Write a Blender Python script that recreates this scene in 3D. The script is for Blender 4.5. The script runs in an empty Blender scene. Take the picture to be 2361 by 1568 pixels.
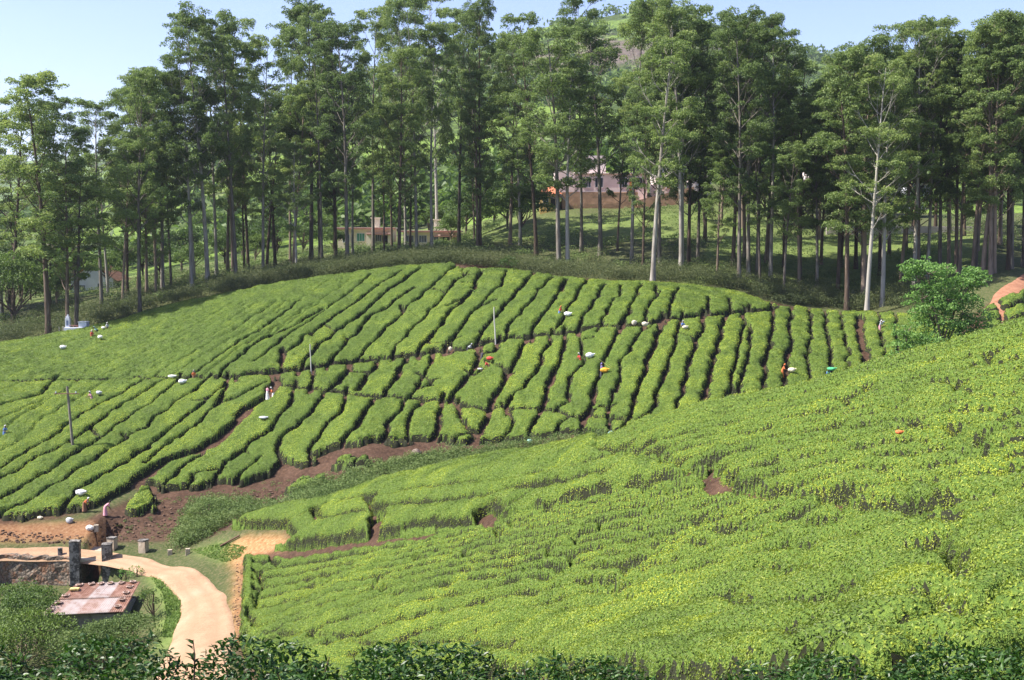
import bpy, bmesh, math, random, time
import numpy as np
from mathutils import Vector, Matrix
T0 = time.time()
sc = bpy.context.scene
COL = sc.collection
R = math.radians

# ------------------------------------------------------------------ camera
F = 2800.0; CX = 1180.5; CY = 784.0; PITCH = math.atan((784 - 560) / F)
cam = bpy.data.cameras.new('camera'); cam.sensor_width = 36; cam.lens = 36 * F / 2361
cam.clip_start = 0.5; cam.clip_end = 9000
co = bpy.data.objects.new('camera', cam); COL.objects.link(co)
co.location = (0, 0, 0); co.rotation_euler = (R(90) - PITCH, 0, 0)
sc.camera = co

# ------------------------------------------------------------------ sky and sun
SUN_EL, SUN_AZ = R(52), R(-98)          # azimuth from +y (view direction) towards +x
sdir = Vector((math.cos(SUN_EL) * math.sin(SUN_AZ), math.cos(SUN_EL) * math.cos(SUN_AZ), math.sin(SUN_EL)))
w = bpy.data.worlds.new('World'); sc.world = w; w.use_nodes = True
nt = w.node_tree; bg = nt.nodes['Background']
sky = nt.nodes.new('ShaderNodeTexSky'); sky.sky_type = 'NISHITA'; sky.sun_disc = False
sky.sun_elevation = SUN_EL; sky.sun_rotation = SUN_AZ
sky.altitude = 1600; sky.air_density = 1.0; sky.dust_density = 3.0; sky.ozone_density = 2.5
tn = nt.nodes.new('ShaderNodeMix'); tn.data_type = 'RGBA'; tn.blend_type = 'MULTIPLY'; tn.inputs[0].default_value = 1.0; tn.inputs[7].default_value = (1.10, .97, 1.06, 1)
nt.links.new(sky.outputs[0], tn.inputs[6]); nt.links.new(tn.outputs[2], bg.inputs[0]); bg.inputs[1].default_value = 0.11
sl = bpy.data.lights.new('sun', 'SUN'); sl.energy = 5.0; sl.angle = R(0.53); sl.color = (1.0, 0.94, 0.84)
so = bpy.data.objects.new('sun', sl); COL.objects.link(so); so.rotation_euler = sdir.to_track_quat('Z', 'Y').to_euler()
sc.view_settings.view_transform = 'Standard'; sc.view_settings.look = 'None'
sc.view_settings.exposure = 1.2; sc.view_settings.gamma = 1.0
sc.render.engine = 'CYCLES'
sc.cycles.max_bounces = 5; sc.cycles.diffuse_bounces = 3; sc.cycles.glossy_bounces = 2
sc.cycles.transmission_bounces = 3; sc.cycles.transparent_max_bounces = 4; sc.cycles.volume_bounces = 0
sc.cycles.caustics_reflective = False; sc.cycles.caustics_refractive = False
sc.cycles.use_denoising = True

# ------------------------------------------------------------------ helpers: rays, noise
def ray(px, py):
    xc = (px - CX) / F; zc = -(py - CY) / F
    y = math.cos(PITCH) + zc * math.sin(PITCH)
    z = -math.sin(PITCH) + zc * math.cos(PITCH)
    return xc / y, z / y
def pt(px, py, d):
    a, b = ray(px, py); return (a * d, d, b * d)
def proj(x, y, z):
    c, s = math.cos(PITCH), math.sin(PITCH)
    f = y * c - z * s; u = y * s + z * c
    return CX + F * x / f, CY - F * u / f

def _hash(ix, iy, seed):
    h = (ix.astype(np.int64) * 374761393 + iy.astype(np.int64) * 668265263 + seed * 1442695041) & 0xFFFFFFFF
    h = ((h ^ (h >> 13)) * 1274126177) & 0xFFFFFFFF
    return ((h ^ (h >> 16)) & 0xFFFFFF) / float(0xFFFFFF)
def noise(x, y, s=1.0, seed=0):
    x = np.asarray(x, float) / s; y = np.asarray(y, float) / s
    ix = np.floor(x); iy = np.floor(y); fx = x - ix; fy = y - iy
    fx = fx * fx * (3 - 2 * fx); fy = fy * fy * (3 - 2 * fy)
    a = _hash(ix, iy, seed); b = _hash(ix + 1, iy, seed); c = _hash(ix, iy + 1, seed); d = _hash(ix + 1, iy + 1, seed)
    return (a * (1 - fx) + b * fx) * (1 - fy) + (c * (1 - fx) + d * fx) * fy * 1.0
def fbm(x, y, s=1.0, seed=0, o=4):
    r = 0; t = 0; a = 1.0
    for k in range(o):
        r = r + a * (noise(x, y, s / 2 ** k, seed + k * 17) - .5); t += a; a *= .5
    return r / t * 2

# ------------------------------------------------------------------ terrain: control points seen in the photograph
CP = []
def c_(px, py, d): CP.append(pt(px, py, d))
for a in [  # far slope
    (-500,1215,108),(-500,1000,125),(-500,880,142),(-500,830,158),
    (0,1200,114),(0,1000,130),(0,875,147),(0,803,165),(300,1160,117),(300,1000,131),(300,870,146),(300,742,168),
    (600,1110,121),(600,930,135),(600,865,142),(600,677,168),(850,1040,121.5),(850,832,146),(850,634,171),
    (1040,1035,122),(1040,925,132),(1040,810,145),(1040,620,171),(1250,1015,121),(1250,770,146),(1250,645,165),
    (1500,985,119.5),(1500,748,144),(1500,664,160),(1780,940,122),(1780,714,156),(2000,865,133),(2000,730,156),
    (2250,790,140),(2600,760,150),(2600,690,170),
    # forest floor and behind
    (-500,800,180),(0,765,180),(0,700,215),(300,705,181),(300,668,205),(200,668,235),(600,650,181),(600,625,205),(850,612,184),(850,592,205),
    (1040,600,182),(1040,578,205),(1250,628,178),(1250,600,195),(1500,640,173),(1500,585,195),(1500,520,220),(1450,478,240),
    (1780,670,170),(1700,590,190),(1650,540,212),(1650,470,238),(2000,700,168),(2000,620,185),(2000,540,215),(2361,620,165),(2361,560,190),(2330,690,148),
    (860,566,250),(1050,560,250),(1265,475,245),(1600,455,245),(2000,500,260),(2361,500,260),(2700,500,260),(2800,640,160),
    # far country
    (-600,640,380),(0,620,350),(200,640,300),(500,560,330),(500,500,420),(850,470,350),(1100,470,330),(850,380,470),(500,425,560),(690,290,650),
    (1100,350,450),(1450,350,330),(1450,250,520),(1044,150,800),(850,200,740),(1250,90,880),(1492,34,930),(1300,250,600),
    (1650,400,300),(1750,290,600),(1700,110,900),(1850,190,900),(2000,300,850),(2100,420,420),(2361,400,800),(2361,440,400),(2800,420,700),(2800,450,420),
    (60,520,900),(200,470,1300),(350,460,1100),(-500,560,900),
    # road and valley floor
    (0,1270,109),(150,1262,109),(300,1275,107),(-500,1262,112),(430,1300,103),(500,1350,95),(470,1420,87),(450,1500,80),(440,1215,112),
    (400,1320,98),(700,1148,116.5),(900,1092,118.5),(1200,1050,119.5),(1400,1018,118.5)]:
    c_(*a)
for a in [  # near slope
    (560,1290,98),(560,1475,82.5),(530,1225,103),(660,1190,102),(860,1145,95),(1100,1090,86),(1370,1040,74),(1500,990,68),
    (1750,935,62),(2060,855,54),(2361,775,46),(2800,660,38),(1000,1300,70),(1000,1500,56),(1500,1530,33),(2361,1560,14),(1900,1540,23),(760,1400,73),
    (2361,1180,27),(1900,1135,40),(1650,1088,52),(1600,1300,42),(2361,1350,20),(2800,1180,21),(2361,960,36),(2000,960,47),(1300,1400,50),(1250,1250,60),(2000,1300,31)]:
    c_(*a)
def cw(px, d, z): CP.append(((px - CX) / F * d, d, z))
for a in [  # hidden ground
    (1500,98,-18.2),(1500,84,-14.6),(1750,103,-18.6),(2060,100,-17.5),(2361,98,-15.0),(2800,92,-13),(1750,80,-13),(2060,68,-9.2),(2361,60,-6.6),(2800,54,-4.4),(2000,84,-13.5),(2361,78,-10),
    (2361,115,-14),(2000,118,-17.5),(2800,120,-12.5),
    (-200,100,-30.5),(100,100,-31),(200,90,-31),(0,85,-31),(100,75,-31),(-500,80,-31),(300,88,-29.8),(250,78,-30),
    (600,60,-24),(400,50,-22),(0,50,-23),(-500,50,-23),(600,35,-14.5),(0,30,-13.5),(-500,30,-13),(1180,27,-10.4),
    (1180,20,-8.2),(600,20,-8.5),(0,20,-8.5),(1180,14,-6.0),(600,14,-6.0),(0,14,-6.0),(1180,10,-4.6),(0,10,-4.6),(2361,9,-4.4),(-400,10,-4.6),(2800,10,-4.4),
    (1180,6,-2.6),(0,6,-2.6),(2361,6,-2.6)]:
    cw(*a)
CP = np.array(CP)
def _warp(x, y):
    y = np.maximum(y, 6.0)
    return np.stack([x / y * 14, np.log(y) * 9], -1)
_W = _warp(CP[:, 0], CP[:, 1])
_zs = CP[:, 2] / np.maximum(CP[:, 1], 6)          # elevation angle tangent: well-scaled everywhere
def _k(d2): return 0.5 * d2 * np.log(d2 + 1e-9)
n = len(_W)
A = np.zeros((n + 3, n + 3)); D2 = ((_W[:, None] - _W[None]) ** 2).sum(-1)
A[:n, :n] = _k(D2) + np.eye(n) * 0.02; A[:n, n] = 1; A[:n, n + 1:] = _W; A[n, :n] = 1; A[n + 1:, :n] = _W.T
_sol = np.linalg.solve(A, np.concatenate([_zs, [0, 0, 0]]))
def H0f(x, y):
    x = np.asarray(x, float); y = np.asarray(y, float); sh = x.shape
    p = _warp(x.ravel(), y.ravel()); out = np.empty(len(p))
    for i in range(0, len(p), 20000):
        q = p[i:i + 20000]; d2 = ((q[:, None] - _W[None]) ** 2).sum(-1)
        out[i:i + 20000] = _k(d2) @ _sol[:n] + _sol[n] + q @ _sol[n + 1:]
    return out.reshape(sh) * np.maximum(y, 6)
# near terrain on a grid; everything stands on this
GX0, GX1, GY0, GY1, GS = -125.0, 150.0, -12.0, 275.0, 0.5
gx = np.arange(GX0, GX1 + .01, GS); gy = np.arange(GY0, GY1 + .01, GS)
_cx = np.arange(GX0, GX1 + 3.1, 2.0); _cy = np.arange(GY0, GY1 + 3.1, 2.0)
_XX, _YY = np.meshgrid(_cx, _cy); _Zc = H0f(_XX, _YY)
def _bil(Z, x0, y0, s, x, y):
    fx = np.clip((np.asarray(x, float) - x0) / s, 0, Z.shape[1] - 1.001); fy = np.clip((np.asarray(y, float) - y0) / s, 0, Z.shape[0] - 1.001)
    ix = fx.astype(int); iy = fy.astype(int); fx = fx - ix; fy = fy - iy
    return (Z[iy, ix] * (1 - fx) + Z[iy, ix + 1] * fx) * (1 - fy) + (Z[iy + 1, ix] * (1 - fx) + Z[iy + 1, ix + 1] * fx) * fy
XX, YY = np.meshgrid(gx, gy); ZG = _bil(_Zc, GX0, GY0, 2.0, XX, YY)
for _ in range(3):   # soften the 2 m facets
    P = np.pad(ZG, 1, mode='edge'); ZG = (P[1:-1, :-2] + P[1:-1, 2:] + P[:-2, 1:-1] + P[2:, 1:-1] + 4 * ZG) / 8
def Hs(x, y): return _bil(ZG, GX0, GY0, GS, x, y)
def hit(px, py, dmin=12.0, up=0.0, dmax=262.0):
    a, b = ray(px, py); d = np.arange(dmin, dmax, 0.25)
    g = b * d - (Hs(a * d, d) + up); i = np.nonzero(g <= 0)[0]
    if len(i) == 0: return None
    i = i[0]
    if i == 0: return (a * d[0], d[0])
    t = g[i - 1] / (g[i - 1] - g[i]); dd = d[i - 1] + t * .25
    return (a * dd, dd)
def hits(pts, dmin=12.0, up=0.0):
    out = []
    for p in pts:
        h = hit(p[0], p[1], dmin, up)
        if h: out.append(h)
    return np.array(out)
# ------------------------------------------------------------------ materials
def mat(name, rough=0.8, spec=0.3):
    m = bpy.data.materials.new(name); m.use_nodes = True
    b = m.node_tree.nodes['Principled BSDF']; b.inputs['Roughness'].default_value = rough
    b.inputs['Specular IOR Level'].default_value = spec
    return m, m.node_tree, b
def nd(t, ty, **kw):
    n = t.nodes.new(ty)
    for k, v in kw.items(): setattr(n, k, v)
    return n
def ramp(t, stops, src):
    r = nd(t, 'ShaderNodeValToRGB'); e = r.color_ramp.elements
    while len(e) > 1: e.remove(e[-1])
    e[0].position = stops[0][0]; e[0].color = (*stops[0][1], 1)
    for p, c in stops[1:]:
        x = e.new(p); x.color = (*c, 1)
    t.links.new(src, r.inputs[0]); return r.outputs[0]
def tex(t, scale, detail=4, rough=.6, vec=None, ty='ShaderNodeTexNoise', out=0):
    n = nd(t, ty); n.inputs['Scale'].default_value = scale
    if ty == 'ShaderNodeTexNoise':
        n.inputs['Detail'].default_value = detail; n.inputs['Roughness'].default_value = rough
    if vec is None:
        g = nd(t, 'ShaderNodeNewGeometry'); vec = g.outputs['Position']
    t.links.new(vec, n.inputs['Vector']); return n.outputs[out]
def mix(t, fac, a, b, mode='MIX'):
    n = nd(t, 'ShaderNodeMix', data_type='RGBA', blend_type=mode)
    for i, v in ((0, fac), (6, a), (7, b)):
        if hasattr(v, 'links'): t.links.new(v, n.inputs[i])
        elif i == 0: n.inputs[0].default_value = v
        else: n.inputs[i].default_value = (*v, 1)
    return n.outputs[2]
def math_(t, op, a, b=0.5):
    n = nd(t, 'ShaderNodeMath', operation=op)
    for i, v in ((0, a), (1, b)):
        if hasattr(v, 'links'): t.links.new(v, n.inputs[i])
        else: n.inputs[i].default_value = v
    return n.outputs[0]
def bump(t, b, h, s=.5, d=.05):
    n = nd(t, 'ShaderNodeBump'); n.inputs['Strength'].default_value = s; n.inputs['Distance'].default_value = d
    t.links.new(h, n.inputs['Height']); t.links.new(n.outputs[0], b.inputs['Normal'])
def attr(t, name, out=2):
    n = nd(t, 'ShaderNodeAttribute'); n.attribute_name = name; return n.outputs[out]
def simple(name, col, rough=.8, var=.25, scale=3, spec=.3, bs=0, bd=.02):
    m, t, b = mat(name, rough, spec)
    c = ramp(t, [(.3, tuple(x * (1 - var) for x in col)), (.7, tuple(min(1, x * (1 + var)) for x in col))], tex(t, scale))
    t.links.new(c, b.inputs['Base Color'])
    if bs: bump(t, b, tex(t, scale * 3), bs, bd)
    return m
def leafmat(name, stops, rough=.45, spec=.35, trans=.3, obj_var=0.0, patch=None, tcol=1.4):
    """stops over the per-leaf 'tint' attribute mixed with slow noise; part of the light passes through the leaf"""
    m, t, b = mat(name, rough, spec)
    f = attr(t, 'tint')
    if patch:
        p = tex(t, patch, 3, .6)
        f = math_(t, 'ADD', math_(t, 'MULTIPLY', f, .6), math_(t, 'MULTIPLY', math_(t, 'SUBTRACT', p, .3), .8))
    if obj_var:
        oi = nd(t, 'ShaderNodeObjectInfo')
        f = math_(t, 'ADD', f, math_(t, 'MULTIPLY', math_(t, 'SUBTRACT', oi.outputs['Random'], .5), obj_var))
    c = ramp(t, stops, f); t.links.new(c, b.inputs['Base Color'])
    tr = nd(t, 'ShaderNodeBsdfTranslucent'); ms = nd(t, 'ShaderNodeMixShader'); ms.inputs[0].default_value = trans
    h = nd(t, 'ShaderNodeHueSaturation'); h.inputs['Value'].default_value = tcol; h.inputs['Saturation'].default_value = 1.1
    t.links.new(c, h.inputs['Color']); t.links.new(h.outputs[0], tr.inputs[0])
    t.links.new(b.outputs[0], ms.inputs[1]); t.links.new(tr.outputs[0], ms.inputs[2])
    t.links.new(ms.outputs[0], t.nodes['Material Output'].inputs[0])
    return m
M = {}
M['tea'] = leafmat('tea leaf', [(0, (.045, .075, .016)), (.3, (.125, .18, .03)), (.6, (.25, .31, .045)), (.85, (.39, .44, .05)), (1, (.50, .53, .06))], .5, .3, .25, 0, .35)
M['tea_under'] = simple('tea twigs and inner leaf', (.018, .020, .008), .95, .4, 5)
m, t, b = mat('tea canopy', .7, .15); M['canopy'] = m
n1 = tex(t, 11, 3, .8); n2 = tex(t, .35, 3, .6)
c = ramp(t, [(.32, (.022, .042, .010)), (.46, (.075, .125, .024)), (.56, (.16, .23, .038)), (.7, (.26, .34, .05))], n1)
c = mix(t, n2, c, (.10, .17, .028)); t.links.new(c, b.inputs['Base Color']); bump(t, b, n1, 1.0, .12)
M['fore'] = leafmat('shade-toned tea leaf', [(0, (.012, .035, .008)), (.5, (.03, .075, .014)), (.85, (.06, .13, .02)), (1, (.11, .21, .03))], .42, .35, .22)  # shade on the foreground bushes is put into this darker leaf colour
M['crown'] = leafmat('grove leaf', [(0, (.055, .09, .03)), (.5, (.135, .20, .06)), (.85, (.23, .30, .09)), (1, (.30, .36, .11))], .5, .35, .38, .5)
M['round'] = leafmat('broadleaf', [(0, (.035, .065, .016)), (.5, (.075, .13, .03)), (1, (.15, .22, .05))], .55, .3, .3, .5)
M['bright'] = leafmat('bright leaf', [(0, (.06, .12, .03)), (.5, (.13, .25, .06)), (1, (.22, .36, .09))], .5, .3, .35, .1)
M['lawn'] = leafmat('short grass', [(0, (.10, .16, .04)), (.5, (.17, .26, .06)), (1, (.26, .34, .10))], .6, .2, .25, 0, .5)
M['scrub'] = leafmat('scrub leaf', [(0, (.05, .09, .025)), (.4, (.11, .17, .05)), (.7, (.19, .25, .08)), (1, (.30, .33, .14))], .6, .25, .25, .2, .25)
M['under'] = leafmat('undergrowth leaf', [(0, (.03, .045, .018)), (.4, (.065, .09, .032)), (.75, (.12, .14, .055)), (1, (.22, .22, .11))], .6, .25, .25, .2, .12)

def barkmat(name, c0, c1, c2):
    m, t, b = mat(name, .85, .2)
    g = nd(t, 'ShaderNodeTexCoord'); mp = nd(t, 'ShaderNodeMapping'); mp.inputs['Scale'].default_value = (1.6, 1.6, .22)
    t.links.new(g.outputs['Object'], mp.inputs[0])
    n = tex(t, 2.2, 5, .65, mp.outputs[0])
    oi = nd(t, 'ShaderNodeObjectInfo')
    f = math_(t, 'ADD', n, math_(t, 'MULTIPLY', math_(t, 'SUBTRACT', oi.outputs['Random'], .5), .5))
    t.links.new(ramp(t, [(.25, c0), (.5, c1), (.72, c2)], f), b.inputs['Base Color'])
    bump(t, b, n, .5, .05); return m
M['bark'] = barkmat('pale peeling bark', (.06, .048, .04), (.17, .15, .125), (.36, .335, .29))
M['bark_dark'] = barkmat('brown and shade-darkened bark', (.05, .035, .025), (.11, .08, .06), (.22, .17, .13))  # brown stems; on grove trunks the dark tone stands in for shade

# ground: zone attributes drive soil / grass / forest floor
m, t, b = mat('ground', .95, .1); M['ground'] = m
zs_, zg_, zo_ = attr(t, 'soil'), attr(t, 'grass'), attr(t, 'ochre')
n1, n2 = tex(t, .5, 6, .65), tex(t, 3.5, 5, .7)
soil = ramp(t, [(.3, (.03, .017, .012)), (.5, (.065, .038, .026)), (.7, (.15, .09, .06))], n2)  # earth colour, darkened to paint in the shade between hedges
soil = mix(t, .35, soil, ramp(t, [(.4, (.04, .024, .017)), (.7, (.14, .085, .058))], n1))
ochre = ramp(t, [(.3, (.30, .12, .05)), (.55, (.46, .25, .12)), (.75, (.55, .38, .22))], n2)
floor_ = ramp(t, [(.3, (.035, .05, .018)), (.5, (.07, .085, .032)), (.7, (.15, .12, .07))], n2)
grass = ramp(t, [(.3, (.05, .085, .022)), (.5, (.10, .16, .04)), (.72, (.20, .24, .07))], n1)
grass = mix(t, .45, grass, ramp(t, [(.35, (.09, .13, .03)), (.65, (.24, .28, .09))], n2))
c = mix(t, zg_, floor_, grass); c = mix(t, zs_, c, soil); c = mix(t, zo_, c, ochre)
t.links.new(c, b.inputs['Base Color']); bump(t, b, tex(t, 2.2, 8, .75), .9, .12)

m, t, b = mat('dirt road', .95, .1); M['road'] = m
n1, n2 = tex(t, .35, 5, .6), tex(t, 5, 6, .7)
c = ramp(t, [(.3, (.27, .16, .095)), (.5, (.35, .225, .14)), (.7, (.41, .29, .20))], n1)
c = mix(t, .35, c, ramp(t, [(.3, (.19, .115, .07)), (.6, (.40, .28, .19))], n2))
ww = attr(t, 'wheel'); c = mix(t, math_(t, 'MULTIPLY', ww, math_(t, 'ADD', n2, .1)), c, (.29, .185, .115))
t.links.new(c, b.inputs['Base Color']); bump(t, b, n2, .6, .06)

m, t, b = mat('far hillside', .95, .05); M['hill'] = m
n1, n2, n3 = tex(t, .006, 6, .6), tex(t, .03, 7, .7), tex(t, .25, 4, .7)
tea = ramp(t, [(.3, (.085, .13, .032)), (.6, (.16, .24, .05)), (.8, (.24, .30, .07))], n3)
wood = ramp(t, [(.35, (.03, .05, .018)), (.6, (.07, .10, .03))], n3)
rock = ramp(t, [(.35, (.09, .07, .055)), (.6, (.17, .14, .12))], n3)
f = ramp(t, [(.46, (0, 0, 0)), (.54, (1, 1, 1))], n2)
c = mix(t, f, tea, wood); c = mix(t, ramp(t, [(.55, (0, 0, 0)), (.62, (1, 1, 1))], n1), c, rock)
t.links.new(c, b.inputs['Base Color']); bump(t, b, n3, 1, 1.5)

# ------------------------------------------------------------------ mesh helpers
def link(o, parent=None):
    COL.objects.link(o)
    if parent: o.parent = parent
    return o
def npmesh(name, V, Fq, mats, smooth=False, attrs=None, matidx=None, parent=None, npf=4):
    """V (n,3); Fq (m,4) or (m,3) index array"""
    me = bpy.data.meshes.new(name); V = np.asarray(V, np.float32); Fq = np.asarray(Fq, np.int32); k = Fq.shape[1]
    me.vertices.add(len(V)); me.vertices.foreach_set('co', V.ravel())
    me.loops.add(Fq.size); me.loops.foreach_set('vertex_index', Fq.ravel())
    me.polygons.add(len(Fq)); me.polygons.foreach_set('loop_start', np.arange(0, Fq.size, k, dtype=np.int32))
    if matidx is not None: me.polygons.foreach_set('material_index', np.asarray(matidx, np.int32))
    if smooth is not False:
        s = np.ones(len(Fq), bool) if smooth is True else np.asarray(smooth, bool)
        me.polygons.foreach_set('use_smooth', s)
    else: me.polygons.foreach_set('use_smooth', np.zeros(len(Fq), bool))
    for m_ in (mats if isinstance(mats, (list, tuple)) else [mats]): me.materials.append(m_)
    for kx, v in (attrs or {}).items():
        a = me.attributes.new(kx, 'FLOAT', 'POINT'); a.data.foreach_set('value', np.asarray(v, np.float32))
    me.update(calc_edges=True)
    o = bpy.data.objects.new(name, me); link(o, parent); return o
def tag(o, label, cat, group=None):
    o['label'] = label; o['category'] = cat
    if group: o['group'] = group
    return o
def empty(name, loc, rz=0.0, label=None, cat=None, group=None):
    e = bpy.data.objects.new(name, None); COL.objects.link(e); e.location = loc; e.rotation_euler = (0, 0, rz)
    e.empty_display_size = .2
    if label: tag(e, label, cat, group)
    return e
RNG = np.random.default_rng(7); random.seed(5)
def leaves(C, N, L, W, rng, up=0.5, fold=.18, tint=None):
    """rhombic leaves: centres C (n,3), preferred normal N (n,3), length L, width W arrays"""
    n = len(C); r = rng.normal(size=(n, 3)); nn = N * up + r * (1 - up) * .8; nn /= np.linalg.norm(nn, axis=1)[:, None] + 1e-9
    t = rng.normal(size=(n, 3)); t -= (t * nn).sum(1)[:, None] * nn; t /= np.linalg.norm(t, axis=1)[:, None] + 1e-9
    b = np.cross(nn, t); L = np.broadcast_to(L, (n,))[:, None]; W = np.broadcast_to(W, (n,))[:, None]
    lift = nn * L * fold
    V = np.stack([C - t * L / 2 - lift * .5, C + b * W / 2 + lift * .4, C + t * L / 2 - lift * .5, C - b * W / 2 + lift * .4], 1).reshape(-1, 3)
    Fq = np.arange(4 * n).reshape(-1, 4)
    ti = rng.random(n) if tint is None else tint
    return V, Fq, np.repeat(ti, 4)
def merge(parts):
    Vs, Fs, As, o = [], [], [], 0
    for V, Fq, a in parts:
        Vs.append(V); Fs.append(Fq + o); As.append(a); o += len(V)
    return np.concatenate(Vs), np.concatenate(Fs), np.concatenate(As)
def inpoly(x, y, poly):
    x = np.asarray(x); y = np.asarray(y); c = np.zeros(x.shape, bool); n = len(poly)
    for i in range(n):
        x0, y0 = poly[i]; x1, y1 = poly[(i + 1) % n]
        if y0 == y1: continue
        k = ((y0 > y) != (y1 > y)) & (x < (x1 - x0) * (y - y0) / (y1 - y0) + x0); c ^= k
    return c
def resample(P, step):
    P = np.asarray(P, float); s = np.r_[0, np.cumsum(np.hypot(*np.diff(P, axis=0).T))]
    if s[-1] < 1e-6: return P
    q = np.linspace(0, s[-1], max(2, int(s[-1] / step) + 1))
    return np.stack([np.interp(q, s, P[:, 0]), np.interp(q, s, P[:, 1])], 1)
def boxes(specs):
    """list of (cx,cy,cz, sx,sy,sz[, rz]) -> V, F"""
    Vs, Fs, o = [], [], 0
    for s in specs:
        cx, cy, cz, sx, sy, sz = s[:6]; a = s[6] if len(s) > 6 else 0
        v = np.array([[x, y, z] for z in (-.5, .5) for y in (-.5, .5) for x in (-.5, .5)]) * (sx, sy, sz)
        v = v @ np.array([[math.cos(a), math.sin(a), 0], [-math.sin(a), math.cos(a), 0], [0, 0, 1]]) + (cx, cy, cz)
        Vs.append(v); Fs.append(np.array([[0, 2, 3, 1], [4, 5, 7, 6], [0, 1, 5, 4], [2, 6, 7, 3], [0, 4, 6, 2], [1, 3, 7, 5]]) + o); o += 8
    return np.concatenate(Vs), np.concatenate(Fs)
def boxobj(name, specs, m, parent=None, bevel=0.0, rough=0.0):
    V, Fq = boxes(specs); o = npmesh(name, V, Fq, m, parent=parent)
    if bevel or rough:
        bm = bmesh.new(); bm.from_mesh(o.data)
        if bevel: bmesh.ops.bevel(bm, geom=list(bm.edges), offset=bevel, segments=2, affect='EDGES', profile=.6)
        if rough:
            bmesh.ops.subdivide_edges(bm, edges=list(bm.edges), cuts=2, use_grid_fill=True)
            for v in bm.verts: v.co += Vector((random.gauss(0, rough), random.gauss(0, rough), random.gauss(0, rough)))
        bm.to_mesh(o.data); bm.free()
    return o
def tube(path, radii, sides=6):
    P = np.asarray(path, float); n = len(P); V = []
    T = np.gradient(P, axis=0); T /= np.linalg.norm(T, axis=1)[:, None] + 1e-9
    ref = np.array([0, 0, 1.]) if abs(T[0][2]) < .8 else np.array([1., 0, 0])
    for i in range(n):
        a = np.cross(T[i], ref); a /= np.linalg.norm(a) + 1e-9; b_ = np.cross(T[i], a)
        for k in range(sides):
            th = 2 * math.pi * k / sides; V.append(P[i] + (a * math.cos(th) + b_ * math.sin(th)) * radii[i])
    Fq = [[i * sides + k, i * sides + (k + 1) % sides, (i + 1) * sides + (k + 1) % sides, (i + 1) * sides + k] for i in range(n - 1) for k in range(sides)]
    return np.array(V), np.array(Fq)
# ------------------------------------------------------------------ tea areas: outlines traced from the photograph (px in the 2361-wide view)
def T(ox, oy, k, pts): return [((ox + x * k) / 1.6264, (oy + y * k) / 1.6264) for x, y in pts]
tA = lambda *p: T(1000, 980, .33884, p)
tB = lambda *p: T(1700, 980, .33884, p)
tC = lambda *p: T(900, 1380, .33884, p)
tD = lambda *p: T(1700, 1230, .33884, p)
tE = lambda *p: T(2400, 1100, .42355, p)
tF = lambda *p: T(0, 1380, .42355, p)
tG = lambda *p: T(300, 1000, .42355, p)
tH = lambda *p: T(700, 1500, .6777, p)
FAR = 107.0
top_edge = [(-350, 842), (0, 801), (100, 784), (200, 766), (300, 741), (400, 711), (550, 681), (700, 654), (850, 633), (960, 622), (1040, 618), (1062, 630), (1125, 630), (1200, 634),
            (1300, 651), (1400, 658), (1500, 662), (1600, 671), (1700, 683), (1778, 712), (1800, 719), (1850, 719), (1980, 729), (2070, 733), (2140, 738)]
bottom = [(1600, 961), (1520, 974), (1500, 990)] + [(1440, 1003), (1350, 1003), (1245, 1013), (1150, 1023)] + tC((2361, 870), (2280, 850), (2220, 820), (2120, 830), (1600, 850), (1530, 820), (1350, 870), (1150, 890), (1080, 900),
          (960, 950), (820, 1000), (870, 1080), (650, 1140), (600, 1100), (500, 1060), (420, 1120), (320, 1210), (0, 1300)) + tF((2100, 1030), (1920, 1030), (1860, 1060), (1700, 1100), (1620, 1090), (1420, 1100), (1380, 1045), (1230, 1035), (1100, 1110), (950, 1170),
          (850, 1240), (700, 1290), (500, 1320), (450, 1300), (200, 1350), (0, 1345), (-500, 1345))
P_far = np.concatenate([hits(top_edge, FAR), hits([(2210, 760)], FAR), np.array([[(2230 - CX) / F * 122, 122], [(2050 - CX) / F * 119, 119.], [(1860 - CX) / F * 121, 121.], [(1700 - CX) / F * 122, 122]]), hits(bottom, FAR)])
small_far = [tC((490, 1310), (700, 1210), (900, 1180), (915, 1215), (780, 1290), (560, 1355)), tC((1020, 1050), (1180, 970), (1400, 1000), (1405, 1050), (1200, 1085), (1080, 1095)),
             tF((1095, 1255), (1170, 1150), (1230, 1065), (1380, 1055), (1370, 1150), (1280, 1240), (1200, 1265)), tF((1335, 1235), (1500, 1140), (1625, 1115), (1600, 1160), (1460, 1205), (1390, 1265)),
             [(1066, 626), (1085, 617), (1110, 620), (1115, 632), (1090, 640)]]
# cracks between hedges: (polyline px, half width m, depth 0..1)
W1, W2, W3 = .13, .09, .03
cr = []
def ck(pts, w=W1, dep=1.0): cr.append((pts, w, dep))
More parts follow.
